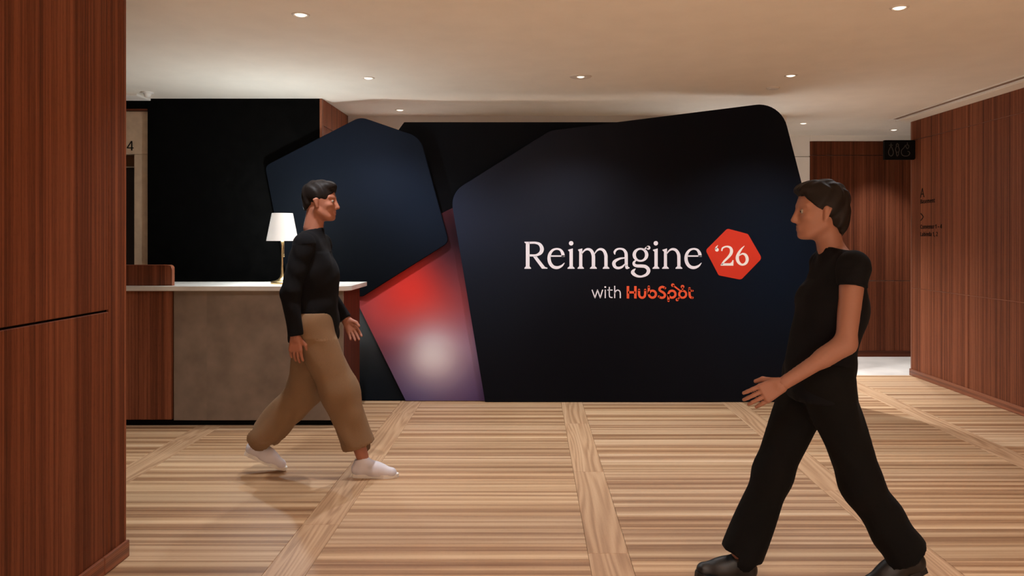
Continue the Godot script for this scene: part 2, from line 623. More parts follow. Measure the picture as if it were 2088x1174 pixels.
	obj("joint_bead", dbox(3.9975, 4.011, 0.9172, 0.9218, -3.0, 7.988, 0.001, 2), M.walnut_bright, wq)
	obj("joint_bead", dbox(3.9975, 4.011, 2.4652, 2.4698, -3.0, 7.988, 0.001, 2), M.walnut_bright, wq)
	var br := struct("baseboard_right", "walnut baseboard along the foot of the right wall")
	obj("baseboard_board", dbox(3.984, 3.997, 0.0, 0.07, -3.0, 4.1, 0.003, 2), M.walnut_bright, br)
	obj("baseboard_board", dbox(3.984, 3.997, 0.0, 0.07, 4.102, 8.022, 0.003, 2), M.walnut_bright, br)
	# the walls that close the lobby where the view does not reach
	var wz := struct("wall_behind", "plaster wall closing the lobby behind the viewer")
	obj("plaster_wall", dbox(-6.2, 8.2, 0.0, CEIL, -4.2, -4.0, 0.0), M.plaster_white, wz)
	var wf := struct("wall_far_left", "plaster wall closing the lift lobby")
	obj("plaster_wall", dbox(-6.2, -6.0, 0.0, CEIL, -4.0, 9.4, 0.0), M.plaster_white, wf)
	obj("plaster_wall", dbox(-6.0, -2.45, 0.0, CEIL, 7.95, 9.4, 0.0), M.plaster_white, wf)
	var wc := struct("wall_corridor", "plaster wall closing the corridor on the far right")
	obj("plaster_wall", dbox(8.0, 8.2, 0.0, CEIL, 7.8, 9.4, 0.0), M.plaster_white, wc)
	# lift portal
	var p := struct("door_1", "lift portal of pale stone with a dark door and the number four above")
	obj("jamb", dbox(-3.567, -3.434, 0.0, 2.196, 6.82, 7.05, 0.004), M.portal, p)
	obj("jamb", dbox(-4.78, -4.647, 0.0, 2.196, 6.82, 7.05, 0.004), M.portal, p)
	obj("lintel", dbox(-4.78, -3.434, 2.197, 2.583, 6.82, 7.05, 0.004), M.portal, p)
	obj("transom", dbox(-4.646, -3.568, 2.095, 2.196, 6.9, 7.0, 0.003), M.bronze, p)
	obj("transom_edge", dbox(-4.646, -3.568, 2.082, 2.094, 6.89, 7.0, 0.002), M.steel, p)
	obj("door_leaf", dbox(-4.106, -3.568, 0.0, 2.081, 6.93, 6.98, 0.003), M.door, p)
	obj("door_leaf", dbox(-4.646, -4.108, 0.0, 2.081, 6.93, 6.98, 0.003), M.door, p)
	obj("side_wall", dbox(-6.0, -4.782, 0.0, 2.584, 6.8, 7.0, 0.0), M.black_wall, p)
	obj("number", text_mesh("4", "Droid Sans", 0.085, 0.002), M.ink, p, Vector3(-3.6, 2.27, -6.8185))


func text_mesh(s: String, font: String, size: float, depth: float) -> TextMesh:
	var f := SystemFont.new()
	f.font_names = PackedStringArray([font])
	var t := TextMesh.new()
	t.text = s
	t.font = f
	t.font_size = 64
	t.pixel_size = size / 46.0
	t.depth = depth
	t.curve_step = 0.5
	return t


# =====================================================================  floor
func board(parent: Node, called: String, x0: float, x1: float, d0: float, d1: float, lengthways: bool, mat: Material):
	var uvo := Vector2(rng.randf() * 0.8, rng.randf() * 1.3)
	var st := mb()
	var b := 0.0012
	var y := 0.0 - (rng.randf() * 0.0004)
	var t := [Vector3(x0 + b, y, -d0 - b), Vector3(x1 - b, y, -d0 - b), Vector3(x1 - b, y, -d1 + b), Vector3(x0 + b, y, -d1 + b)]
	var s := [Vector3(x0, y - b, -d0), Vector3(x1, y - b, -d0), Vector3(x1, y - b, -d1), Vector3(x0, y - b, -d1)]
	var g := 2 if lengthways else 0
	# grain coordinates start at the board's own corner
	var start := Vector2(-x0, d1) if lengthways else Vector2(d1, -x0)
	face(st, t, Vector3.UP, g, uvo + start)
	for i in 4:
		var j := (i + 1) % 4
		var o: Vector3 = (s[i] + s[j]) / 2.0 - (t[0] + t[2]) / 2.0
		o.y = 0
		face(st, [t[i], t[j], s[j], s[i]], o.normalized() + Vector3.UP, g, uvo + start)
		face(st, [s[i], s[j], s[j] + Vector3(0, -0.008, 0), s[i] + Vector3(0, -0.008, 0)], o, g, uvo + start)
	obj(called, st, mat, parent)


func build_floor():
	var f := struct("floor", "pale oak plank floor with lengthways bands between the bays")
	obj("subfloor", dbox(-6.2, 8.2, -0.16, -0.0085, -4.2, 10.2, 0.0), M.groove, f)
	var W := 0.187
	var centres := [-3.895, -2.48, -1.065, 0.352, 1.765, 3.18]
	var gap := 0.0006
	var first := 2.1
	var rows := 32
	# boards of the bays
	for i in centres.size():
		var x0: float = centres[i] + W / 2.0
		var x1: float = (centres[i + 1] - W / 2.0) if i + 1 < centres.size() else 3.999
		for r in rows:
			var d0 := first + r * W
			var d1 := minf(d0 + W, 8.0)
			if d0 > 7.95: break
			var xs := x0
			if x0 < -1.85 and d0 < 3.45:  # beside the left wall
				if x1 < -1.8: continue
				if d1 < 3.45: xs = -1.9
			board(f, "floor_plank", xs + gap, x1 - gap, d0 + gap, d1 - gap, false, M["oak%d" % rng.randi_range(0, 3)])
	for i in centres.size():
		var d := first - 0.35 * i
		while d < 8.0:
			var e := minf(d + 1.22, 8.0)
			var s := maxf(d, first)
			if not (centres[i] < -1.85 and e < 3.5) and e > s + 0.05:
				board(f, "floor_band", centres[i] - W / 2.0 + gap, centres[i] + W / 2.0 - gap, (maxf(s, 3.47) if centres[i] < -1.85 else s) + gap, e - gap, true, M.oak_band)
			d += 1.22
	# the boards that the view does not reach, as sheets of the same wood
	var st := mb()
	for r in range(0, 33):
		var d0 := -4.0 + r * W
		var d1 := minf(d0 + W, first)
		if d1 - d0 > 0.01:
			cbox(st, Vector3(-1.84, -0.0085, -d1 + 0.001), Vector3(3.999, -0.0001, -d0), 0.001, 0, Vector2(r * 0.37, r * 0.61))
	for r in 26:
		var d0 := 3.47 + r * W
		cbox(st, Vector3(-6.0, -0.0085, -minf(d0 + W, 8.0) + 0.001), Vector3(-3.99, -0.0001, -d0), 0.001, 0, Vector2(r * 0.37, r * 0.61))
	for o in [obj("floor_boards", st, M.oak0, f)]:
		tag(o, "", "", "", "stuff")
	obj("corridor_slab", dbox(2.45, 8.0, -0.0085, 0.0, 8.001, 9.3, 0.0), M.corridor, f)


# =====================================================================  reception counter
func build_counter():
	var t := thing("reception_counter", "reception counter with white stone top, taupe front and walnut end section", "counter")
	var d0 := 5.85
	var d1 := 6.42
	obj("toe_kick", dbox(-3.4, -1.5, 0.0, 0.042, d0 + 0.03, d1 - 0.02, 0.0), M.black, t)
	obj("stone_front", dbox(-2.755, -1.452, 0.043, 1.04, d0, d0 + 0.03, 0.002), M.stone, t)
	obj("body", dbox(-3.4, -1.47, 0.043, 1.04, d0 + 0.031, d1, 0.002), M.walnut_dark, t)
	obj("side_panel", dbox(-1.469, -1.452, 0.043, 1.04, d0 + 0.031, d1, 0.002), M.walnut_dark, t)
	obj("walnut_front", dbox(-3.4, -2.764, 0.05, 1.04, d0 - 0.012, d0 + 0.03, 0.004), M.walnut0, t)
	# worktop with a rounded front corner
	var st := mb()
	var pts := rounded([[-3.4, -d1 - 0.02, 0.0], [-1.393, -d1 - 0.02, 0.012], [-1.393, -d0 + 0.035, 0.09], [-3.4, -d0 + 0.035, 0.0]], 10)
	plate(st, pts, -1.0755, -1.0405, 0.002)
	var top := obj("worktop", st, M.marble, t)
	top.rotation.x = PI / 2
	# plate() lies in x-y; turned so that its y becomes z and its front faces down
	# raised walnut block on the worktop
	var s2 := mb()
	var prof := rounded([[-3.4, 1.0757, 0.0], [-2.79, 1.0757, 0.0], [-2.79, 1.237, 0.028], [-3.4, 1.237, 0.0]], 8)
	plate(s2, prof, -5.94, -5.9, 0.003, Rect2(0, 0, 1.25, 2.8))
	var b := thing("desk_screen", "raised walnut screen with a rounded corner on the counter's left end", "desk screen")
	obj("screen_board", s2, M.walnut_desk, b)
	var s3 := mb()
	var edge := [Vector3(-3.4, 1.2365, -5.8985), Vector3(-2.83, 1.2365, -5.8985), Vector3(-2.8, 1.229, -5.8985), Vector3(-2.791, 1.2, -5.8985), Vector3(-2.791, 1.078, -5.8985)]
	tube(s3, edge, 0.0035, 6)
	obj("edge_bead", s3, M.walnut_bright, b)


func build_table_lamp(at: Vector3):
	var t := thing("table_lamp", "lit table lamp with white conical shade and slim brass stem on the counter", "lamp", at)
	var base := []
	for p in [[0.0, 0.0], [0.088, 0.0], [0.088, 0.0], [0.09, 0.003], [0.09, 0.014], [0.086, 0.019], [0.06, 0.024], [0.035, 0.035], [0.018, 0.055], [0.0105, 0.085]]:
		base.append(Vector2(p[0], p[1]))
	obj("base", lathed(base, 40), M.brass, t)
	obj("stem", lathed([Vector2(0.0105, 0.086), Vector2(0.008, 0.2), Vector2(0.008, 0.31), Vector2(0.011, 0.335), Vector2(0.011, 0.345), Vector2(0.006, 0.36), Vector2(0.006, 0.45), Vector2(0, 0.451)], 20), M.brass, t)
	var s0 := 0.347
	var s1 := 0.571
	obj("shade", lathed([Vector2(0.122, s0), Vector2(0.124, s0), Vector2(0.124, s0), Vector2(0.082, s1), Vector2(0.082, s1), Vector2(0.080, s1), Vector2(0.080, s1), Vector2(0.122, s0)], 48), M.shade, t)
	obj("bulb", lathed([Vector2(0.0, 0.455), Vector2(0.016, 0.46), Vector2(0.026, 0.49), Vector2(0.03, 0.53), Vector2(0.022, 0.552), Vector2(0.0, 0.56)], 24), M.bulb, t)
	var ch := mb()
	tube(ch, [Vector3(0.022, 0.42, 0.03), Vector3(0.022, 0.24, 0.03)], 0.0022, 6)
	lathe(ch, [Vector2(0, 0.215), Vector2(0.006, 0.22), Vector2(0.006, 0.232), Vector2(0.002, 0.24)], 12, Vector3(0.022, 0, 0.03))
	tube(ch, [Vector3(0.006, 0.42, 0.0), Vector3(0.022, 0.42, 0.03)], 0.002, 6)
	obj("pull_chain", ch, M.brass, t)
	var l := OmniLight3D.new()
	l.name = "bulb_light"
	l.light_color = Color(0.95, 0.99, 1.0)
	l.light_energy = 1.4
	l.light_size = 0.03
	l.omni_range = 12.0
	l.omni_attenuation = 2.0
	l.shadow_enabled = true
	l.position = Vector3(0, 0.535, 0)
	t.add_child(l)


# =====================================================================  event display
const DISPLAY_DEPTH := 6.69

func at_px(x: float, y: float, d: float) -> Vector2:
	return Vector2((x - VPX) * d / FOCAL, EYE - (y - VPY) * d / FOCAL)


func outline(pts: Array, d: float, seg := 10) -> PackedVector2Array:
	var m := []
	for p in pts:
		var q := at_px(p[0], p[1], d)
		m.append([q.x, maxf(q.y, 0.004), p[2] * d / FOCAL])
	return rounded(m, seg)


func bounds(p: PackedVector2Array) -> Rect2:
	var r := Rect2(p[0], Vector2.ZERO)
	for q in p: r = r.expand(q)
	return r


# a printed design made of soft colour spots: base srgb, spots [u, v, radius, r, g, b, strength]
func print_texture(w: int, h: int, aspect: float, base: Vector3, spots: Array) -> ImageTexture:
	var out := PackedByteArray()
	out.resize(w * h * 3)
	for y in h:
		for x in w:
			var u := (x + 0.5) / w
			var v := (y + 0.5) / h
			var c := base
			for s in spots:
				var du: float = (u - s[0]) * aspect
				var dv: float = v - s[1]
				var g: float = exp(-(du * du + dv * dv) / (s[2] * s[2])) * s[6]
				c = c.lerp(Vector3(s[3], s[4], s[5]), g)
			var i := (y * w + x) * 3
			out[i] = int(clampf(c.x, 0, 255))
			out[i + 1] = int(clampf(c.y, 0, 255))
			out[i + 2] = int(clampf(c.z, 0, 255))
	return tex(w, h, out)


func build_display():
	var t := thing("event_display", "dark event display of overlapping rounded panels with serif lettering and a red emblem", "display", Vector3(0, 0, 0))
	tag(t, "", "", "", "thing")
	var D := DISPLAY_DEPTH
	# base panel
	var pb := outline([[714, 820, 0], [714, 600, 0], [770, 330, 0], [800, 282, 0], [824, 249, 3], [1330, 249, 0], [1500, 300, 0], [1500, 820, 0]], D + 0.06)
	var st := mb()
	plate(st, pb, -(D + 0.10), -(D + 0.06), 0.002, bounds(pb))
	var tb := print_texture(128, 128, 1.3, Vector3(30, 30, 34), [[0.0, 1.0, 0.2, 36, 44, 52, 0.9], [0.02, 0.72, 0.17, 128, 126, 120, 0.9]])
	obj("base_panel", st, textured(tb, Vector2.ONE, 0.75, 0.15, Color(0.62, 0.66, 0.7)), t)
	# printed panel with the red and violet blend
	var pg := outline([[690, 540, 0], [930, 420, 0], [1010, 480, 0], [1010, 820, 0], [827, 820, 0]], D + 0.04)
	st = mb()
	var rg := bounds(pg)
	plate(st, pg, -(D + 0.059), -(D + 0.04), 0.002, rg)
	var uv = func(x, y): return [(x - 690.0) / 320.0, (y - 420.0) / 400.0]
	var sp := []
	for s in [[855, 805, 0.30, 66, 58, 104, 1.0], [990, 700, 0.20, 108, 88, 130, 0.85], [975, 800, 0.16, 72, 58, 102, 0.8], [770, 640, 0.16, 170, 82, 84, 0.6], [852, 590, 0.27, 214, 52, 44, 1.0], [960, 560, 0.18, 120, 66, 76, 0.75], [935, 480, 0.19, 44, 26, 36, 1.0], [885, 728, 0.19, 206, 192, 204, 0.95], [880, 725, 0.09, 236, 232, 240, 0.75]]:
		var q = uv.call(float(s[0]), float(s[1]))
		sp.append([q[0], q[1], s[2], s[3], s[4], s[5], s[6]])
	var tg := print_texture(256, 320, 0.8, Vector3(96, 52, 62), sp)
	obj("gradient_panel", st, textured(tg, Vector2.ONE, 0.75, 0.2), t)
	# small tilted hexagon
	var ph := outline([[540, 338, 14], [735, 238, 34], [857, 280, 42], [915, 494, 16], [738, 605, 12], [585, 572, 20]], D - 0.0)
	st = mb()
	plate(st, ph, -(D + 0.039), -D, 0.003, bounds(ph))
	var th := print_texture(160, 160, 1.0, Vector3(30, 34, 42), [[0.62, 0.28, 0.45, 70, 78, 98, 0.85], [0.92, 0.5, 0.3, 64, 78, 104, 0.6], [0.25, 0.2, 0.25, 52, 60, 76, 0.6], [0.25, 0.85, 0.55, 12, 14, 18, 0.95], [0.05, 0.55, 0.3, 20, 24, 30, 0.8]])
	obj("hexagon_panel", st, textured(th, Vector2.ONE, 0.75, 0.15, Color(0.55, 0.59, 0.63)), t)
	# large panel
	var pl := outline([[918, 394, 46], [1122, 266, 40], [1592, 207, 58], [1660, 470, 40], [1690, 700, 60], [1680, 821, 0], [989, 821, 0]], D)
	st = mb()
	var rl := bounds(pl)
	plate(st, pl, -(D + 0.039), -D, 0.003, rl)
	var tl := print_texture(256, 192, 1.27, Vector3(28, 28, 34), [[0.04, 0.32, 0.3, 66, 76, 104, 0.9], [0.25, 0.25, 0.3, 56, 58, 68, 0.7], [0.12, 0.65, 0.2, 40, 46, 58, 0.6], [0.9, 0.55, 0.32, 26, 38, 56, 0.9], [0.35, 0.95, 0.35, 20, 20, 26, 0.8]])
	var big := obj("large_panel", st, textured(tl, Vector2.ONE, 0.75, 0.15, Color(0.74, 0.76, 0.78)), t)
	lettering(big, D)


# ---- lettering: every stroke is a raised ribbon or plate, traced in pixels of enlarged views
class Ink:
	var st := SurfaceTool.new()
	var org := Vector2.ZERO
	var sc := 1.0
	var d := 6.69
	var z0 := 0.0
	var z1 := 0.0
	var host

	func _init(h, depth: float, back: float, front: float):
		host = h
		d = depth
		z0 = back
		z1 = front
		st.begin(Mesh.PRIMITIVE_TRIANGLES)

	func frame(x: float, y: float, s: float):
		org = Vector2(x, y)
		sc = s

	func pt(p: Vector2) -> Vector2:
		return host.at_px(org.x + p.x / sc, org.y + p.y / sc, d)

	func poly(a: Array):
		var q := PackedVector2Array()
		for i in range(0, a.size(), 2):
			q.append(pt(Vector2(a[i], a[i + 1])))
		host.plate(st, q, z0, z1, 0.0, Rect2(0, 0, 1, 1), false)

	func dot(x: float, y: float, r: float):
		var a := []
		for k in 20:
			a.append(x + cos(TAU * k / 20) * r)
			a.append(y + sin(TAU * k / 20) * r)
		poly(a)

	# a = x, y, width ... smooth curve through the points
	func stroke(a: Array, smooth := true, closed := false, width := 0.0):
		var P := []
		var step := 2 if width > 0.0 else 3
		for i in range(0, a.size(), step):
			P.append(Vector3(a[i], a[i + 1], width if width > 0.0 else a[i + 2]))
		var C := []
		var n := P.size()
		if smooth and n > 2:
			for i in (n if closed else n - 1):
				var p0: Vector3 = P[(i + n - 1) % n] if closed else P[maxi(i - 1, 0)]
				var p1: Vector3 = P[i]
				var p2: Vector3 = P[(i + 1) % n]
				var p3: Vector3 = P[(i + 2) % n] if closed else P[mini(i + 2, n - 1)]
				for k in 6:
					C.append(p1.cubic_interpolate(p2, p0, p3, k / 6.0))
			C.append(P[0] if closed else P[n - 1])
		else:
			C = P
		var L := []
		for i in C.size():
			var a0: Vector3 = C[maxi(i - 1, 0)]
			var b0: Vector3 = C[mini(i + 1, C.size() - 1)]
			if closed and (i == 0 or i == C.size() - 1):
				a0 = C[C.size() - 2]
				b0 = C[1]
			var t := Vector2(b0.x - a0.x, b0.y - a0.y).normalized()
			var nn: Vector2 = Vector2(-t.y, t.x) * C[i].z * 0.5
			var c := Vector2(C[i].x, C[i].y)
			L.append([pt(c + nn), pt(c - nn)])
		for i in L.size() - 1:
			var q := [L[i][0], L[i][1], L[i + 1][1], L[i + 1][0]]
			var F := []
			for v in q: F.append(Vector3(v.x, v.y, z1))
			host.plate_face(st, [F[0], F[1], F[2]], Vector3(0, 0, 1), Rect2(0, 0, 1, 1))
			host.plate_face(st, [F[0], F[2], F[3]], Vector3(0, 0, 1), Rect2(0, 0, 1, 1))
			for e in [[0, 3, 1], [1, 2, 0]]:
				var s0: Vector3 = F[e[0]]
				var s1: Vector3 = F[e[1]]
				host.plate_face(st, [s0, s1, Vector3(s1.x, s1.y, z0), Vector3(s0.x, s0.y, z0)], s0 - F[e[2]], Rect2(0, 0, 1, 1))

	func line(a: Array, w: float, caps := false):
		for i in range(0, a.size() - 2, 2):
			stroke([a[i], a[i + 1], w, a[i + 2], a[i + 3], w], false)
		for i in range(0, a.size(), 2):
			if caps or (i > 0 and i < a.size() - 2):
				dot(a[i], a[i + 1], w / 2.0)

	func ring(x: float, y: float, rx: float, ry: float, wside: float, wtop: float):
		var a := []
		for k in 16:
			var t := TAU * k / 16
			a.append_array([x + cos(t) * rx, y + sin(t) * ry, lerpf(wside, wtop, sin(t) * sin(t))])
		stroke(a, true, true)


func lettering(parent: Node, D: float):
	var F := -D + 0.0003
	# the big word
	var w := Ink.new(self, D, F, F + 0.0015)
	w.frame(1060, 480, 10.44)
	w.poly([98, 133, 207, 133, 207, 655, 238, 690, 238, 708, 97, 708, 97, 690, 127, 655, 127, 172, 98, 148])
	w.stroke([195, 155, 46, 330, 155, 46, 425, 190, 62, 470, 282, 82, 440, 370, 72, 345, 420, 46, 200, 423, 48])
	w.poly([278, 446, 350, 432, 535, 668, 588, 688, 588, 706, 470, 706])
	var e = func(dx):
		w.stroke([922 + dx, 448, 74, 908 + dx, 372, 66, 862 + dx, 306, 48, 785 + dx, 285, 38, 700 + dx, 312, 48, 640 + dx, 390, 62, 621 + dx, 490, 70, 645 + dx, 590, 72, 710 + dx, 665, 68, 800 + dx, 683, 62, 885 + dx, 650, 44, 932 + dx, 604, 22, 952 + dx, 578, 6])
		w.poly([650 + dx, 422, 957 + dx, 422, 957 + dx, 452, 650 + dx, 452])
	e.call(0.0)
	w.dot(1092, 165, 48)
	w.poly([1028, 302, 1128, 275, 1128, 655, 1165, 690, 1165, 708, 1015, 708, 1015, 690, 1056, 655, 1056, 345, 1028, 320])
	w.poly([1240, 297, 1330, 275, 1330, 655, 1362, 690, 1362, 708, 1228, 708, 1228, 690, 1262, 655, 1262, 345, 1240, 314])
	w.stroke([1318, 400, 14, 1360, 332, 30, 1420, 294, 44, 1480, 298, 56, 1530, 338, 66, 1562, 420, 72, 1566, 500, 72, 1566, 660, 72])
	w.poly([1530, 655, 1603, 655, 1638, 690, 1638, 708, 1492, 708, 1492, 690])
	w.stroke([1588, 400, 14, 1630, 332, 30, 1690, 294, 44, 1750, 298, 56, 1798, 338, 64, 1830, 420, 70, 1833, 500, 70, 1833, 660, 70])
	w.poly([1798, 655, 1868, 655, 1905, 690, 1905, 708, 1765, 708, 1765, 690])
	w.frame(1240, 480, 10.44)
	w.stroke([145, 406, 14, 138, 352, 46, 180, 298, 42, 255, 281, 38, 330, 302, 50, 374, 362, 64, 384, 430, 68, 386, 640, 66])
	w.poly([353, 630, 419, 630, 428, 672, 456, 680, 456, 696, 402, 716, 372, 704])
	w.stroke([352, 476, 28, 250, 492, 42, 152, 540, 62, 121, 600, 74, 150, 668, 62, 220, 692, 52, 300, 665, 44, 354, 606, 20])
	w.ring(688, 412, 132, 128, 72, 38)
	w.stroke([772, 300, 26, 812, 258, 32, 855, 250, 40])
	w.dot(856, 260, 44)
	w.stroke([588, 528, 28, 549, 572, 50, 553, 616, 60, 604, 645, 64, 700, 649, 68, 788, 660, 70, 848, 708, 74, 857, 770, 74, 810, 835, 58, 700, 873, 42, 592, 852, 58, 524, 790, 76, 545, 740, 50, 586, 706, 6])
	w.dot(1015, 165, 48)
	w.poly([955, 302, 1055, 275, 1055, 655, 1088, 690, 1088, 708, 945, 708, 945, 690, 985, 655, 985, 345, 955, 320])
	w.poly([1157, 302, 1252, 275, 1252, 655, 1290, 690, 1290, 708, 1150, 708, 1150, 690, 1188, 655, 1188, 345, 1157, 318])
	w.stroke([1244, 400, 14, 1290, 332, 30, 1350, 294, 44, 1415, 298, 56, 1465, 336, 62, 1500, 410, 68, 1505, 500, 68, 1505, 660, 68])
	w.poly([1470, 655, 1540, 655, 1578, 690, 1578, 708, 1435, 708, 1435, 690])
	e.call(1036.0)
	tag(obj("word_lettering", w.st, M.letter, parent), "large off-white serif word")
	# emblem
	var b := Ink.new(self, D, F, F + 0.0015)
	var hx := []
	for p in [[84.5, 490, 70], [519, 56, 70], [930, 166, 70], [1209, 649, 80], [793, 1078, 90], [346, 990, 60]]:
		hx.append([1430 + p[0] / 9.785, 460 + p[1] / 9.785, p[2] / 9.785])
	plate(b.st, outline(hx, D, 6), F, F + 0.0015, 0.0, Rect2(0, 0, 1, 1), false)
	tag(obj("emblem", b.st, M.emblem, parent), "red rounded hexagon emblem")
	for part in 3:
		var y := Ink.new(self, D, F + 0.0016, F + 0.003)
		y.frame(1430, 460, 9.785)
		if part == 0:
			y.dot(310, 480, 37)
			y.stroke([284, 470, 30, 298, 432, 28, 332, 388, 6])
		elif part == 1:
			y.stroke([406, 505, 24, 425, 445, 32, 500, 416, 30, 572, 435, 46, 601, 495, 62, 585, 565, 58, 530, 636, 46, 455, 710, 38, 402, 778, 24])
			y.poly([385, 797, 385, 778, 430, 748, 575, 748, 606, 722, 624, 684, 642, 690, 636, 797])
		else:
			y.stroke([860, 402, 8, 795, 470, 34, 738, 560, 54, 716, 650, 66, 746, 735, 56, 815, 778, 40, 888, 745, 52, 914, 668, 62, 885, 588, 54, 822, 560, 34, 752, 598, 16])
		obj("apostrophe" if part == 0 else "numeral", y.st, M.letter_warm, parent)
	# second line, light
	var l := Ink.new(self, D, F, F + 0.0015)
	l.frame(1195, 570, 9.078)
	l.line([110, 185, 165, 335, 212, 190, 262, 335, 308, 185], 20)
	l.line([355, 185, 355, 342], 20)
	l.dot(355, 137, 17)
	l.stroke([430, 135, 430, 190, 430, 285, 446, 324, 490, 330], true, false, 20)
	l.line([395, 192, 490, 192], 18)
	l.line([530, 115, 530, 342], 20)
	l.stroke([530, 255, 556, 206, 594, 194, 626, 220, 633, 265, 633, 342], true, false, 20)
	tag(obj("small_lettering", l.st, M.letter, parent), "light off-white sans word")
	# second line, bold orange with the sprocket
	var o := Ink.new(self, D, F, F + 0.0015)
	o.frame(1195, 570, 9.078)
	o.line([775, 118, 775, 348], 46)
	o.line([912, 118, 912, 348], 46)
	o.line([775, 235, 912, 235], 42)
	o.stroke([981, 190, 981, 235, 983, 280, 1000, 318, 1038, 334, 1076, 318, 1092, 280, 1094, 235, 1094, 190], true, false, 42)
	o.dot(981, 190, 21)
	o.dot(1094, 190, 21)
	o.line([1161, 130, 1161, 275], 44)
	o.dot(1161, 130, 22)
	o.ring(1228, 268, 64, 64, 42, 42)
	o.stroke([1462, 155, 1415, 134, 1372, 150, 1358, 186, 1388, 216, 1432, 240, 1460, 282, 1440, 324, 1395, 335, 1348, 312], true, false, 43)
	o.dot(1462, 155, 21)
	o.dot(1348, 312, 21)
	o.ring(1590, 268, 64, 64, 42, 42)
	o.line([1525, 265, 1525, 392], 42)
	o.dot(1525, 392, 21)
	o.ring(1788, 270, 64, 64, 38, 38)
	o.line([1608, 103, 1742, 206], 28)
	o.dot(1606, 101, 33)
	o.line([1787, 208, 1786, 130], 24)
	o.dot(1786, 130, 34)
	o.line([1738, 318, 1688, 374], 26)
	o.dot(1686, 372, 28)
	o.stroke([1915, 160, 1915, 215, 1917, 285, 1936, 326, 1972, 334], true, false, 42)
	o.dot(1915, 160, 21)
	o.dot(1972, 334, 20)
	o.line([1900, 206, 1972, 206], 36)
	o.dot(1972, 206, 18)
	tag(obj("logo_lettering", o.st, M.orange, parent), "orange bold logo word with a sprocket in its letter o")


# =====================================================================  signs
func build_signs():
	# restroom sign that juts out from the corner of the right wall
	var D := 7.93
	var t := thing("restroom_sign", "black projecting restroom sign with three thin outlined fruit figures", "sign")
	obj("sign_box", dbox(3.685, 3.997, 2.262, 2.466, D, D + 0.045, 0.003), M.black, t)
	var k := Ink.new(self, D, -D + 0.0003, -D + 0.002)
	k.frame(1795, 280, 22.575)
	k.stroke([490, 400, 430, 520, 375, 660, 400, 790, 485, 860, 570, 800, 600, 680, 560, 540, 490, 400], true, false, 34)
	k.stroke([490, 255, 490, 400], false, false, 30)
	k.stroke([400, 370, 490, 350, 570, 370], true, false, 34)
	k.stroke([780, 275, 730, 350, 740, 410, 700, 520, 705, 600, 735, 690, 745, 800, 780, 860, 825, 800, 840, 690, 870, 600, 865, 520, 830, 410, 840, 350, 780, 275], true, false, 32)
	k.stroke([740, 410, 830, 410], false, false, 26)
	k.stroke([735, 680, 840, 680], false, false, 30)
	k.stroke([1245, 235, 1245, 350], false, false, 30)
	k.stroke([1150, 370, 1245, 345, 1310, 380, 1290, 480, 1245, 530, 1190, 450, 1150, 370], true, false, 30)
	k.stroke([1150, 370, 1080, 480, 980, 590, 965, 720, 1030, 830, 1150, 860, 1280, 840, 1350, 750, 1330, 670, 1250, 640], true, false, 34)
	obj("pictograms", k.st, M.sign_line, t)
	obj("wall_plate", dbox(3.99, 3.9975, 2.27, 2.458, D - 0.012, D + 0.057, 0.001), M.black, t)
	# directions on the right wall; lines run from far to near
	var s := thing("wall_directions", "small black direction lettering with an arrow on the right walnut wall", "sign", Vector3(3.9985, 0, 0))
	var rows = [["A", 1.905, 0.095, 7.82], ["Basement", 1.818, 0.042, 7.82], ["Convenor 1 – 4", 1.558, 0.042, 7.82], ["Labinda 1, 2", 1.483, 0.042, 7.82]]
	for i in rows.size():
		var r = rows[i]
		var m := text_mesh(r[0], "Droid Sans", r[2], 0.0015)
		m.horizontal_alignment = HORIZONTAL_ALIGNMENT_LEFT
		if i != 0:
			var f := SystemFont.new()
			f.font_names = PackedStringArray(["Droid Sans"])
			f.font_weight = 700
			m.font = f
		var o := obj("lettering", m, M.ink, s, Vector3(0, r[1], -r[3]))
		o.rotation.y = -PI / 2
	var ar := mb()
	for seg in [[Vector2(0, 0.037), Vector2(0.055, 0)], [Vector2(0.055, 0), Vector2(0, -0.037)]]:
		var a: Vector2 = seg[0]
		var b: Vector2 = seg[1]
		var n := (b - a).normalized().orthogonal() * 0.005
		plate(ar, PackedVector2Array([a + n, b + n, b - n, a - n]), 0.0, 0.0015)
	var arrow := obj("arrow", ar, M.ink, s, Vector3(0, 1.66, -7.81))
	arrow.rotation.y = -PI / 2


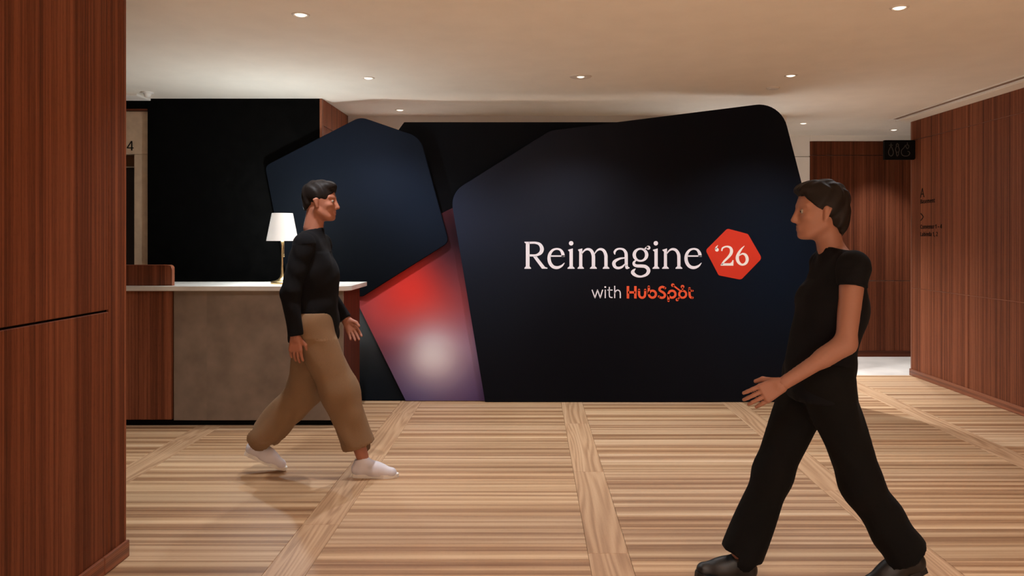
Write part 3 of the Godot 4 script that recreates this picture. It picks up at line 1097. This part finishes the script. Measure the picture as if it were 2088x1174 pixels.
func build_ceiling_things():
	var s := thing("smoke_detector", "round white smoke detector on the ceiling before the lift portal", "smoke detector", Vector3(-3.28, CEIL, -6.49))
	obj("base", lathed([Vector2(0, -0.012), Vector2(0.045, -0.012), Vector2(0.048, -0.008), Vector2(0.048, 0.0)], 32), M.white, s)
	obj("head", lathed([Vector2(0, -0.045), Vector2(0.018, -0.045), Vector2(0.024, -0.04), Vector2(0.028, -0.022), Vector2(0.034, -0.0125), Vector2(0, -0.0125)], 32), M.white, s)
	var k := thing("ceiling_disc", "flat round plaster coloured cover on the ceiling near the large panel's corner", "ceiling cover", Vector3(2.0, CEIL, -6.3))
	obj("cover", lathed([Vector2(0, -0.008), Vector2(0.05, -0.008), Vector2(0.056, -0.004), Vector2(0.056, 0.0)], 36), M.trim, k)
	obj("disc", lathed([Vector2(0, -0.0125), Vector2(0.044, -0.0125), Vector2(0.046, -0.0085), Vector2(0, -0.0085)], 36), M.white, k)
	var v := thing("slot_diffuser", "long linear air slot in the ceiling along the right wall", "air vent", Vector3(3.80, CEIL, 0))
	obj("slot", dbox(-0.03, 0.03, -0.003, -0.001, -2.0, 7.96, 0.0), M.slot, v)
	obj("flange", dbox(-0.045, -0.0305, -0.009, 0.0, -2.0, 8.0, 0.002), M.plaster_white, v)
	obj("flange", dbox(0.0305, 0.045, -0.014, 0.0, -2.0, 8.0, 0.002), M.plaster_white, v)
	var b := struct("trim_1", "shallow plaster drop in the ceiling beside the right wall")
	obj("plaster_drop", dbox(3.846, 4.012, CEIL - 0.022, CEIL, -3.0, 8.03, 0.002), M.plaster, b)
	var e := struct("trim_2", "thin white ceiling ledge above the lift portal")
	obj("ledge", dbox(-6.0, -3.4, CEIL - 0.02, CEIL, 6.55, 6.789, 0.004), M.plaster_white, e)


# =====================================================================  people
class Field:
	# a distance field on a grid, meshed as surface nets
	var o: Vector3
	var h: float
	var nx: int
	var ny: int
	var nz: int
	var d := PackedFloat32Array()

	func _init(lo: Vector3, hi: Vector3, cell: float):
		o = lo
		h = cell
		nx = int(ceil((hi.x - lo.x) / cell)) + 1
		ny = int(ceil((hi.y - lo.y) / cell)) + 1
		nz = int(ceil((hi.z - lo.z) / cell)) + 1
		d.resize(nx * ny * nz)
		d.fill(1.0)

	func span(lo: Vector3, hi: Vector3) -> Array:
		var a := ((lo - o) / h).floor()
		var b := ((hi - o) / h).ceil()
		return [clampi(int(a.x), 0, nx), clampi(int(b.x) + 1, 0, nx), clampi(int(a.y), 0, ny), clampi(int(b.y) + 1, 0, ny), clampi(int(a.z), 0, nz), clampi(int(b.z) + 1, 0, nz)]

	func cone(a: Vector3, b: Vector3, ra: float, rb: float, k := 0.02):
		var m := maxf(ra, rb) + k + h * 3.0
		var s := span(a.min(b) - Vector3.ONE * m, a.max(b) + Vector3.ONE * m)
		var ab := b - a
		var l2 := maxf(ab.length_squared(), 1e-9)
		for z in range(s[4], s[5]):
			for y in range(s[2], s[3]):
				var i: int = (z * ny + y) * nx + s[0]
				var p := Vector3(o.x + s[0] * h, o.y + y * h, o.z + z * h) - a
				for x in range(s[0], s[1]):
					var t := clampf(p.dot(ab) / l2, 0.0, 1.0)
					var v := (p - ab * t).length() - (ra + (rb - ra) * t)
					var w := d[i]
					var e := k - absf(v - w)
					v = minf(v, w)
					if e > 0.0: v -= e * e * 0.25 / k
					d[i] = v
					i += 1
					p.x += h

	func ball(c: Vector3, r: Vector3, k := 0.02, rot := Basis.IDENTITY, carve := false):
		var R := maxf(r.x, maxf(r.y, r.z))
		var m := R + k + h * 3.0
		var s := span(c - Vector3.ONE * m, c + Vector3.ONE * m)
		var inv := rot.inverse()
		var rm := minf(r.x, minf(r.y, r.z))
		for z in range(s[4], s[5]):
			for y in range(s[2], s[3]):
				for x in range(s[0], s[1]):
					var i := (z * ny + y) * nx + x
					var p: Vector3 = inv * (o + Vector3(x, y, z) * h - c)
					var q := p / r
					var l := q.length()
					var g := (q / r).length()
					var v := (l * (l - 1.0) / g) if g > 1e-6 else -rm
					var w := d[i]
					if carve:
						v = -v
						var e := k - absf(v - w)
						v = maxf(v, w)
						if e > 0.0: v += e * e * 0.25 / k
					else:
						var e := k - absf(v - w)
						v = minf(v, w)
						if e > 0.0: v -= e * e * 0.25 / k
					d[i] = v

	# keep only where (p - at) . n < 0
	func cut(at: Vector3, n: Vector3, lo := Vector3(-9, -9, -9), hi := Vector3(9, 9, 9)):
		var s := span(lo.max(o), hi.min(o + Vector3(nx, ny, nz) * h))
		for z in range(s[4], s[5]):
			for y in range(s[2], s[3]):
				for x in range(s[0], s[1]):
					var v := (o + Vector3(x, y, z) * h - at).dot(n)
					var i := (z * ny + y) * nx + x
					if v > d[i]: d[i] = v

	func ripple(amp: float, freq: Vector3, lo_y: float, hi_y: float):
		for z in nz:
			for y in ny:
				var py := o.y + y * h
				if py < lo_y or py > hi_y: continue
				for x in nx:
					var i := (z * ny + y) * nx + x
					if absf(d[i]) < 0.04:
						var p := o + Vector3(x, y, z) * h
						d[i] += amp * sin(p.x * freq.x + p.y * freq.y + 2.0 * sin(p.z * freq.z + p.y * 9.0))

	func mesh(st: SurfaceTool):
		var vert := {}
		var step := [1, nx, nx * ny]
		var lim := h * 2.5
		var P := PackedVector3Array()
		var N := PackedVector3Array()
		for z in nz - 1:
			for y in ny - 1:
				var base := (z * ny + y) * nx
				for x in nx - 1:
					var i := base + x
					if absf(d[i]) > lim: continue
					var c := [d[i], d[i + 1], d[i + nx], d[i + nx + 1], d[i + step[2]], d[i + step[2] + 1], d[i + step[2] + nx], d[i + step[2] + nx + 1]]
					var mask := 0
					for k in 8:
						if c[k] < 0.0: mask |= 1 << k
					if mask == 0 or mask == 255: continue
					var s := Vector3.ZERO
					var cnt := 0
					for e in [[0, 1], [2, 3], [4, 5], [6, 7], [0, 2], [1, 3], [4, 6], [5, 7], [0, 4], [1, 5], [2, 6], [3, 7]]:
						var a: float = c[e[0]]
						var b: float = c[e[1]]
						if (a < 0.0) != (b < 0.0):
							var t := a / (a - b)
							var pa := Vector3(e[0] & 1, (e[0] >> 1) & 1, (e[0] >> 2) & 1)
							var pb := Vector3(e[1] & 1, (e[1] >> 1) & 1, (e[1] >> 2) & 1)
							s += pa.lerp(pb, t)
							cnt += 1
					s /= cnt
					vert[i] = P.size()
					P.append(o + (Vector3(x, y, z) + s) * h)
					var g := Vector3((c[1] + c[3] + c[5] + c[7]) - (c[0] + c[2] + c[4] + c[6]), (c[2] + c[3] + c[6] + c[7]) - (c[0] + c[1] + c[4] + c[5]), (c[4] + c[5] + c[6] + c[7]) - (c[0] + c[1] + c[2] + c[3]))
					N.append(g.normalized())
		for i in vert:
			for a in 3:
				var u: int = step[(a + 1) % 3]
				var v: int = step[(a + 2) % 3]
				var j: int = i + step[a]
				if (d[i] < 0.0) == (d[j] < 0.0): continue
				if not (vert.has(i - u) and vert.has(i - v) and vert.has(i - u - v)): continue
				var q := [vert[i], vert[i - u], vert[i - u - v], vert[i - v]]
				for tri in [[0, 1, 2], [0, 2, 3]]:
					var p0 := P[q[tri[0]]]
					var n := (P[q[tri[1]]] - p0).cross(P[q[tri[2]]] - p0)
					var want := N[q[tri[0]]] + N[q[tri[1]]] + N[q[tri[2]]]
					var order: Array = tri if n.dot(want) < 0.0 else [tri[0], tri[2], tri[1]]
					for k in order:
						st.set_normal(N[q[k]])
						st.add_vertex(P[q[k]])


func chain(f: Field, pts: Array, rad: Array, k := 0.02):
	for i in pts.size() - 1:
		f.cone(pts[i], pts[i + 1], rad[i], rad[i + 1], k)


# a hand from wrist W: dir = along the hand, palm = direction the palm faces, thumb = side the thumb leaves from
func hand(st: SurfaceTool, W: Vector3, dir: Vector3, palm: Vector3, thumb: Vector3, size: float, curl: float):
	dir = dir.normalized()
	palm = (palm - dir * palm.dot(dir)).normalized()
	thumb = (thumb - dir * thumb.dot(dir) - palm * thumb.dot(palm)).normalized()
	var f := Field.new(W - Vector3.ONE * 0.15 * size + dir * 0.06 * size, W + Vector3.ONE * 0.15 * size + dir * 0.1 * size, 0.0034)
	var s := size
	f.cone(W - dir * 0.02 * s, W + dir * 0.02 * s, 0.024 * s, 0.022 * s, 0.01)
	for i in 4:
		var off := thumb * (0.030 - 0.020 * i) * s
		f.cone(W + dir * 0.012 * s + off * 0.6, W + dir * 0.085 * s + off, 0.0135 * s, 0.0125 * s, 0.012)
	f.cone(W + dir * 0.02 * s + thumb * 0.018 * s + palm * 0.008 * s, W + dir * 0.06 * s + thumb * 0.024 * s + palm * 0.008 * s, 0.014 * s, 0.011 * s, 0.01)
	var len_ := [0.074, 0.083, 0.077, 0.06]
	for i in 4:
		var p := W + (dir * (0.088 - 0.004 * absf(i - 1.2)) + thumb * (0.031 - 0.0205 * i)) * s
		var a := curl * (0.7 + 0.15 * i)
		var q := p
		for j in 3:
			var dd := (dir * cos(a) + palm * sin(a) + thumb * (0.05 - 0.04 * i)).normalized()
			var l: float = len_[i] * [0.45, 0.31, 0.24][j] * s
			f.cone(q, q + dd * l, (0.0094 - 0.0007 * j) * s, (0.0088 - 0.0009 * j) * s, 0.003)
			q += dd * l
			a += curl * 0.9
	var tp := W + (dir * 0.028 + thumb * 0.026 + palm * 0.01) * s
	var td := (dir * 0.72 + thumb * 0.55 + palm * 0.38).normalized()
	f.cone(tp, tp + td * 0.042 * s, 0.0135 * s, 0.0112 * s, 0.008)
	var te := (dir * 0.9 + thumb * 0.15 + palm * 0.35).normalized()
	f.cone(tp + td * 0.042 * s, tp + td * 0.042 * s + te * 0.03 * s, 0.0108 * s, 0.0085 * s, 0.004)
	f.mesh(st)


# head whose centre (mid skull) is C, facing +x turned by basis B
func head(st: SurfaceTool, C: Vector3, B: Basis, s: float):
	var f := Field.new(C - Vector3(0.15, 0.19, 0.12), C + Vector3(0.15, 0.15, 0.12), 0.0042)
	var at = func(x, y, z): return C + B * (Vector3(x, y, z) * s)
	f.ball(at.call(-0.012, 0.038, 0.0), Vector3(0.096, 0.082, 0.076) * s, 0.02, B)
	f.ball(at.call(0.022, -0.02, 0.0), Vector3(0.07, 0.085, 0.062) * s, 0.025, B)
	f.ball(at.call(0.05, -0.078, 0.0), Vector3(0.036, 0.03, 0.038) * s, 0.03, B)
	f.ball(at.call(0.076, -0.094, 0.0), Vector3(0.015, 0.013, 0.018) * s, 0.018, B)
	for z in [-1.0, 1.0]:
		f.cone(at.call(-0.005, -0.05, 0.052 * z), at.call(0.055, -0.09, 0.026 * z), 0.016 * s, 0.014 * s, 0.025)
		f.ball(at.call(0.06, -0.015, 0.04 * z), Vector3(0.02, 0.016, 0.018) * s, 0.02, B)
		f.cone(at.call(0.078, 0.032, 0.012 * z), at.call(0.062, 0.034, 0.048 * z), 0.009 * s, 0.008 * s, 0.012)
		f.ball(at.call(0.092, 0.008, 0.031 * z), Vector3(0.016, 0.012, 0.017) * s, 0.012, B, true)
		f.ball(at.call(0.072, 0.008, 0.031 * z), Vector3(0.0125, 0.011, 0.013) * s, 0.004, B)
		f.cone(at.call(0.088, -0.034, 0.0), at.call(0.084, -0.034, 0.013 * z), 0.009 * s, 0.007 * s, 0.006)
		f.cone(at.call(-0.008, 0.016, 0.075 * z), at.call(-0.002, -0.03, 0.07 * z), 0.012 * s, 0.008 * s, 0.008)
		f.cone(at.call(-0.02, 0.012, 0.086 * z), at.call(-0.006, -0.028, 0.073 * z), 0.007 * s, 0.006 * s, 0.006)
	f.cone(at.call(0.083, 0.02, 0.0), at.call(0.106, -0.026, 0.0), 0.008 * s, 0.0115 * s, 0.012)
	f.cone(at.call(0.083, -0.056, 0.016), at.call(0.083, -0.056, -0.016), 0.0075 * s, 0.0075 * s, 0.006)
	f.cone(at.call(0.089, -0.0545, 0.006), at.call(0.089, -0.0545, -0.006), 0.0065 * s, 0.0065 * s, 0.006)
	f.cone(at.call(0.085, -0.068, 0.012), at.call(0.085, -0.068, -0.012), 0.008 * s, 0.008 * s, 0.006)
	f.ball(at.call(0.099, -0.0615, 0.0), Vector3(0.008, 0.0018, 0.02) * s, 0.003, B, true)
	f.cone(at.call(-0.03, -0.05, 0.0), at.call(-0.045, -0.16, 0.0), 0.052 * s, 0.054 * s, 0.03)
	f.mesh(st)


func build_people():
	walker_left()
	walker_right()


func shoe(parent: Node, heel: Vector3, toe: Vector3, mat: Material, sole: Material, high: float):
	# heel and toe are points on the sole line
	var d := (toe - heel)
	var L := d.length()
	d = d.normalized()
	var side := d.cross(Vector3.UP).normalized()
	var up := side.cross(d).normalized()
	var f := Field.new(heel.min(toe) - Vector3(0.09, 0.05, 0.09), heel.max(toe) + Vector3(0.09, 0.17, 0.09), 0.006)
	var P = func(a, b, c): return heel + d * (L * a) + up * b + side * c
	f.cone(P.call(0.13, 0.042, 0.0), P.call(0.5, 0.042, 0.004), 0.036, 0.04, 0.03)
	f.cone(P.call(0.5, 0.036, 0.004), P.call(0.84, 0.026, 0.008), 0.04, 0.033, 0.03)
	f.cone(P.call(0.14, 0.06, 0.0), P.call(0.2, high, 0.0), 0.036, 0.042, 0.03)
	f.cone(P.call(0.25, 0.08, 0.0), P.call(0.62, 0.045, 0.002), 0.034, 0.03, 0.03)
	f.cut(P.call(0, 0.012, 0), -up)
	f.cut(P.call(0, high, 0), (up - d * 0.25).normalized())
	var st := mb()
	f.mesh(st)
	var o := obj("shoe", st, mat, parent)
	# sole
	var ring := []
	for q in [[0.0, 0.0], [0.03, 0.026], [0.15, 0.034], [0.45, 0.036], [0.7, 0.045], [0.88, 0.036], [0.97, 0.018], [1.0, 0.0]]:
		ring.append(Vector2(q[0], q[1]))
	var pts := []
	for q in ring: pts.append(q)
	for i in range(ring.size() - 2, 0, -1): pts.append(Vector2(ring[i].x, -ring[i].y * 0.92))
	var s2 := mb()
	var top := []
	var bot := []
	for q in pts:
		top.append(P.call(q.x, 0.022, q.y))
		bot.append(P.call(q.x, 0.0, q.y))
	for i in pts.size():
		var j := (i + 1) % pts.size()
		face(s2, [top[i], top[j], bot[j], bot[i]], (top[i] + top[j]) * 0.5 - P.call(0.5, 0.022, 0))
	face(s2, top, up)
	face(s2, bot, -up)
	obj("sole", s2, sole, o)


func eyes(parent: Node, C: Vector3, B: Basis, s: float):
	for z in [-1.0, 1.0]:
		var c := C + B * (Vector3(0.0745, 0.008, 0.031 * z) * s)
		var m := SphereMesh.new()
		m.radius = 0.0115 * s
		m.height = 0.023 * s
		m.radial_segments = 20
		m.rings = 10
		var e := obj("eye", m, M.eye, parent, c)
		var i := SphereMesh.new()
		i.radius = 0.0058 * s
		i.height = 0.0116 * s
		i.radial_segments = 14
		i.rings = 8
		obj("iris", i, M.iris, e, B * (Vector3(0.0072, 0, 0) * s))


func sleeve(st: SurfaceTool, pts: Array, rad: Array):
	var lo: Vector3 = pts[0]
	var hi: Vector3 = pts[0]
	for p in pts:
		lo = lo.min(p)
		hi = hi.max(p)
	var f := Field.new(lo - Vector3.ONE * 0.1, hi + Vector3.ONE * 0.1, 0.009)
	chain(f, pts, rad, 0.02)
	f.ripple(0.003, Vector3(40, 45, 30), lo.y, hi.y)
	var n := pts.size()
	var dd: Vector3 = (pts[n - 1] - pts[n - 2]).normalized()
	f.cut(pts[n - 1], dd, pts[n - 1] - Vector3.ONE * 0.1, pts[n - 1] + Vector3.ONE * 0.1)
	f.mesh(st)


func walker_left():
	# walks to the right; local x = forward, z = towards the viewer (his right side)
	var t := thing("person", "person in black long-sleeved top and wide khaki trousers striding right past the counter", "person", Vector3(-1.339, 0, -4.67))
	var sk := mb()
	var body := Field.new(Vector3(-0.5, 0.04, -0.34), Vector3(0.45, 1.62, 0.34), 0.012)
	var C := Vector3(0.045, 1.665, 0.0)
	var B := Basis(Vector3(0, 0, 1), -0.05)
	var sh := [Vector3(-0.01, 1.41, 0.155), Vector3(0.0, 1.41, -0.155)]
	var el := [Vector3(-0.075, 1.13, 0.215), Vector3(0.0, 1.13, -0.21)]
	var wr := [Vector3(-0.045, 0.875, 0.215), Vector3(0.15, 0.93, -0.19)]
	var hip := [Vector3(0, 0.93, 0.085), Vector3(0, 0.93, -0.085)]
	var kn := [Vector3(0.19, 0.52, 0.075), Vector3(-0.07, 0.49, -0.07)]
	var an := [Vector3(0.315, 0.115, 0.06), Vector3(-0.37, 0.17, -0.05)]
	body.cone(Vector3(0, 0.95, 0.05), Vector3(0, 0.95, -0.05), 0.115, 0.115, 0.05)
	body.cone(Vector3(0, 1.0, 0), Vector3(-0.005, 1.2, 0), 0.115, 0.118, 0.06)
	body.cone(Vector3(-0.005, 1.25, 0.055), Vector3(-0.005, 1.25, -0.055), 0.112, 0.112, 0.06)
	body.cone(Vector3(-0.01, 1.41, 0.1), Vector3(-0.01, 1.41, -0.1), 0.062, 0.062, 0.08)
	body.cone(Vector3(-0.01, 1.44, 0), Vector3(0.012, 1.56, 0), 0.058, 0.052, 0.04)
	for i in 2:
		chain(body, [sh[i], el[i], wr[i]], [0.053, 0.04, 0.026], 0.02)
		body.cone(el[i], el[i].lerp(wr[i], 0.4), 0.038, 0.036, 0.02)
		chain(body, [hip[i], kn[i], an[i]], [0.092, 0.058, 0.037], 0.03)
		body.cone(kn[i], kn[i].lerp(an[i], 0.4) + Vector3(-0.015, 0, 0), 0.05, 0.054, 0.03)
	body.mesh(sk)
	head(sk, C, B, 1.0)
	hand(sk, wr[0], Vector3(0.0, -1, 0.0), Vector3(0.1, 0, -1), Vector3(1, 0, -0.1), 1.0, 0.28)
	hand(sk, wr[1], Vector3(0.5, -0.8, 0.05), Vector3(0.1, 0, 1), Vector3(1, 0.5, 0.1), 1.0, 0.3)
	obj("body", sk, M.skin_a, t)
	eyes(t, C, B, 1.0)
	# hair: short, dark
	var hf := Field.new(C - Vector3(0.14, 0.12, 0.11), C + Vector3(0.14, 0.16, 0.11), 0.005)
	hf.ball(C + B * Vector3(-0.018, 0.05, 0), Vector3(0.104, 0.088, 0.084), 0.02, B)
	hf.ball(C + B * Vector3(0.03, 0.1, 0), Vector3(0.062, 0.034, 0.06), 0.02, B)
	hf.ball(C + B * Vector3(-0.075, -0.015, 0), Vector3(0.03, 0.06, 0.06), 0.02, B)
	hf.cut(C + B * Vector3(0.075, 0.06, 0), B * Vector3(0.8, -0.6, 0).normalized())
	hf.cut(C + B * Vector3(0.0, -0.005, 0), B * Vector3(0.45, -0.9, 0).normalized())
	hf.ripple(0.0025, Vector3(90, 60, 80), 0.0, 3.0)
	var hs := mb()
	hf.mesh(hs)
	obj("hair", hs, M.hair, t)
	# long-sleeved top
	var tf := Field.new(Vector3(-0.24, 0.76, -0.34), Vector3(0.32, 1.56, 0.34), 0.011)
	tf.cone(Vector3(0, 0.84, 0.05), Vector3(0, 0.84, -0.05), 0.138, 0.138, 0.05)
	tf.cone(Vector3(0, 0.95, 0.045), Vector3(-0.005, 1.2, 0.02), 0.136, 0.138, 0.06)
	tf.cone(Vector3(0, 0.95, -0.045), Vector3(-0.005, 1.2, -0.02), 0.136, 0.138, 0.06)
	tf.cone(Vector3(-0.005, 1.25, 0.06), Vector3(-0.005, 1.25, -0.06), 0.13, 0.13, 0.06)
	tf.cone(Vector3(-0.01, 1.41, 0.11), Vector3(-0.01, 1.41, -0.11), 0.078, 0.078, 0.09)
	tf.cone(Vector3(-0.01, 1.43, 0), Vector3(0.0, 1.50, 0), 0.07, 0.064, 0.04)
	tf.ripple(0.0035, Vector3(18, 34, 22), 0.8, 1.36)
	tf.cut(Vector3(0, 0.815, 0), Vector3(0, -1, 0))
	tf.cut(Vector3(0, 1.5, 0), Vector3(-0.2, 1, 0).normalized())
	var ts := mb()
	tf.mesh(ts)
	for i in 2:
		sleeve(ts, [sh[i], el[i], wr[i]], [0.069, 0.056, 0.043])
	obj("top", ts, M.cloth_black, t)
	# wide trousers ending above the ankle
	var pf := Field.new(Vector3(-0.5, 0.12, -0.24), Vector3(0.46, 1.05, 0.24), 0.012)
	pf.cone(Vector3(0, 0.95, 0.05), Vector3(0, 0.95, -0.05), 0.126, 0.126, 0.05)
	for i in 2:
		var hem: Vector3 = kn[i].lerp(an[i], 0.86)
		chain(pf, [hip[i], kn[i] + Vector3(-0.01, 0, 0), hem], [0.118, 0.105, 0.1], 0.05)
	pf.ripple(0.005, Vector3(30, 16, 26), 0.2, 0.85)
	pf.cut(Vector3(0, 1.0, 0), Vector3.UP)
	for i in 2:
		var hem: Vector3 = kn[i].lerp(an[i], 0.82)
		var dd: Vector3 = (an[i] - kn[i]).normalized()
		var z0 := -0.01 if i == 0 else -0.3
		pf.cut(hem, dd, Vector3(hem.x - 0.16, 0.0, z0), Vector3(hem.x + 0.16, 0.4, z0 + 0.3))
	var ps := mb()
	pf.mesh(ps)
	obj("trousers", ps, M.cloth_khaki, t)
	shoe(t, Vector3(0.25, 0.0, 0.06), Vector3(0.535, 0.0, 0.062), M.shoe_white, M.white, 0.1)
	shoe(t, Vector3(-0.445, 0.11, -0.05), Vector3(-0.185, 0.004, -0.05), M.shoe_white, M.white, 0.1)


func walker_right():
	# walks to the left; local x = forward, turned half round, so the viewer sees the left side (local -z)
	var t := thing("person", "person in black short-sleeved top and black flared trousers striding left, arm swung forward", "person", Vector3((1668.0 - VPX) * 3.14 / FOCAL, 0, -3.14), PI)
	var sk := mb()
	var C := Vector3(0.0, 1.553, 0.0)
	var B := Basis(Vector3(0, 0, 1), -0.06)
	var sh := [Vector3(-0.085, 1.335, -0.145), Vector3(-0.085, 1.335, 0.145)]
	var el := [Vector3(-0.03, 1.04, -0.205), Vector3(-0.12, 1.05, 0.2)]
	var wr := [Vector3(0.21, 0.885, -0.2), Vector3(-0.1, 0.8, 0.19)]
	var hip := [Vector3(0, 0.87, -0.08), Vector3(0, 0.87, 0.08)]
	var kn := [Vector3(-0.15, 0.455, -0.07), Vector3(0.165, 0.45, 0.065)]
	var an := [Vector3(-0.355, 0.14, -0.05), Vector3(0.315, 0.095, 0.05)]
	var body := Field.new(Vector3(-0.48, 0.03, -0.3), Vector3(0.42, 1.52, 0.3), 0.012)
	body.cone(Vector3(0, 0.89, 0.05), Vector3(0, 0.89, -0.05), 0.108, 0.108, 0.05)
	body.cone(Vector3(-0.01, 0.95, 0), Vector3(-0.05, 1.13, 0), 0.1, 0.104, 0.06)
	body.cone(Vector3(-0.06, 1.19, 0.05), Vector3(-0.06, 1.19, -0.05), 0.102, 0.102, 0.06)
	body.cone(Vector3(-0.085, 1.335, 0.09), Vector3(-0.085, 1.335, -0.09), 0.056, 0.056, 0.07)
	body.cone(Vector3(-0.08, 1.36, 0), Vector3(-0.035, 1.46, 0), 0.052, 0.047, 0.04)
	for i in 2:
		chain(body, [sh[i], el[i], wr[i]], [0.05, 0.038, 0.026], 0.02)
		body.cone(el[i], el[i].lerp(wr[i], 0.35), 0.037, 0.036, 0.02)
		chain(body, [hip[i], kn[i], an[i]], [0.085, 0.054, 0.036], 0.03)
	body.mesh(sk)
	head(sk, C, B, 0.97)
	hand(sk, wr[0], Vector3(1.0, -0.52, 0.05), Vector3(0.0, -0.3, 1), Vector3(0.5, 1, 0.25), 0.97, 0.2)
	hand(sk, wr[1], Vector3(0.0, -1, 0), Vector3(0.1, 0, -1), Vector3(1, 0, 0), 0.97, 0.3)
	obj("body", sk, M.skin_b, t)
	eyes(t, C, B, 0.97)
	# hair, full at the back
	var hf := Field.new(C - Vector3(0.17, 0.16, 0.12), C + Vector3(0.13, 0.16, 0.12), 0.005)
	hf.ball(C + B * Vector3(-0.024, 0.046, 0), Vector3(0.108, 0.09, 0.086), 0.02, B)
	hf.ball(C + B * Vector3(-0.07, -0.02, 0), Vector3(0.052, 0.09, 0.074), 0.03, B)
	hf.ball(C + B * Vector3(0.03, 0.094, 0), Vector3(0.06, 0.034, 0.062), 0.02, B)
	hf.cut(C + B * Vector3(0.072, 0.055, 0), B * Vector3(0.85, -0.5, 0).normalized())
	hf.cut(C + B * Vector3(-0.005, -0.012, 0), B * Vector3(0.75, -0.66, 0).normalized())
	hf.ripple(0.003, Vector3(90, 60, 80), 0.0, 3.0)
	var hs := mb()
	hf.mesh(hs)
	obj("hair", hs, M.hair, t)
	# short-sleeved top
	var tf := Field.new(Vector3(-0.27, 0.76, -0.3), Vector3(0.2, 1.46, 0.3), 0.011)
	tf.cone(Vector3(0, 0.82, 0.05), Vector3(0, 0.82, -0.05), 0.126, 0.126, 0.05)
	tf.cone(Vector3(-0.005, 0.93, 0.035), Vector3(-0.05, 1.13, 0.02), 0.122, 0.12, 0.06)
	tf.cone(Vector3(-0.005, 0.93, -0.035), Vector3(-0.05, 1.13, -0.02), 0.122, 0.12, 0.06)
	tf.cone(Vector3(-0.06, 1.19, 0.055), Vector3(-0.06, 1.19, -0.055), 0.118, 0.118, 0.06)
	tf.cone(Vector3(-0.085, 1.335, 0.1), Vector3(-0.085, 1.335, -0.1), 0.07, 0.07, 0.08)
	tf.cone(Vector3(-0.08, 1.35, 0), Vector3(-0.06, 1.41, 0), 0.064, 0.058, 0.04)
	tf.ripple(0.0035, Vector3(18, 34, 22), 0.82, 1.28)
	tf.cut(Vector3(0, 0.79, 0), Vector3(0, -1, 0))
	tf.cut(Vector3(-0.06, 1.405, 0), Vector3(-0.3, 1, 0).normalized())
	var ts := mb()
	tf.mesh(ts)
	for i in 2:
		sleeve(ts, [sh[i], sh[i].lerp(el[i], 0.27)], [0.066, 0.06])
	obj("top", ts, M.cloth_tee, t)
	# flared trousers down to the shoes
	var pf := Field.new(Vector3(-0.5, 0.02, -0.22), Vector3(0.46, 1.0, 0.22), 0.012)
	pf.cone(Vector3(0, 0.89, 0.05), Vector3(0, 0.89, -0.05), 0.117, 0.117, 0.05)
	for i in 2:
		chain(pf, [hip[i], kn[i], kn[i].lerp(an[i], 0.94)], [0.104, 0.078, 0.088], 0.045)
	pf.ripple(0.004, Vector3(30, 16, 26), 0.1, 0.8)
	pf.cut(Vector3(0, 0.95, 0), Vector3.UP)
	for i in 2:
		var dd: Vector3 = (an[i] - kn[i]).normalized()
		var p: Vector3 = kn[i].lerp(an[i], 0.93)
		pf.cut(p, dd, Vector3(p.x - 0.14, 0.0, -0.25 if i == 0 else -0.01), Vector3(p.x + 0.14, 0.36, 0.01 if i == 0 else 0.25))
	var ps := mb()
	pf.mesh(ps)
	obj("trousers", ps, M.cloth_trouser, t)
	shoe(t, Vector3(-0.425, 0.1, -0.05), Vector3(-0.17, 0.004, -0.05), M.shoe_black, M.shoe_black, 0.09)
	shoe(t, Vector3(0.25, 0.004, 0.05), Vector3(0.5, 0.03, 0.05), M.shoe_black, M.shoe_black, 0.09)
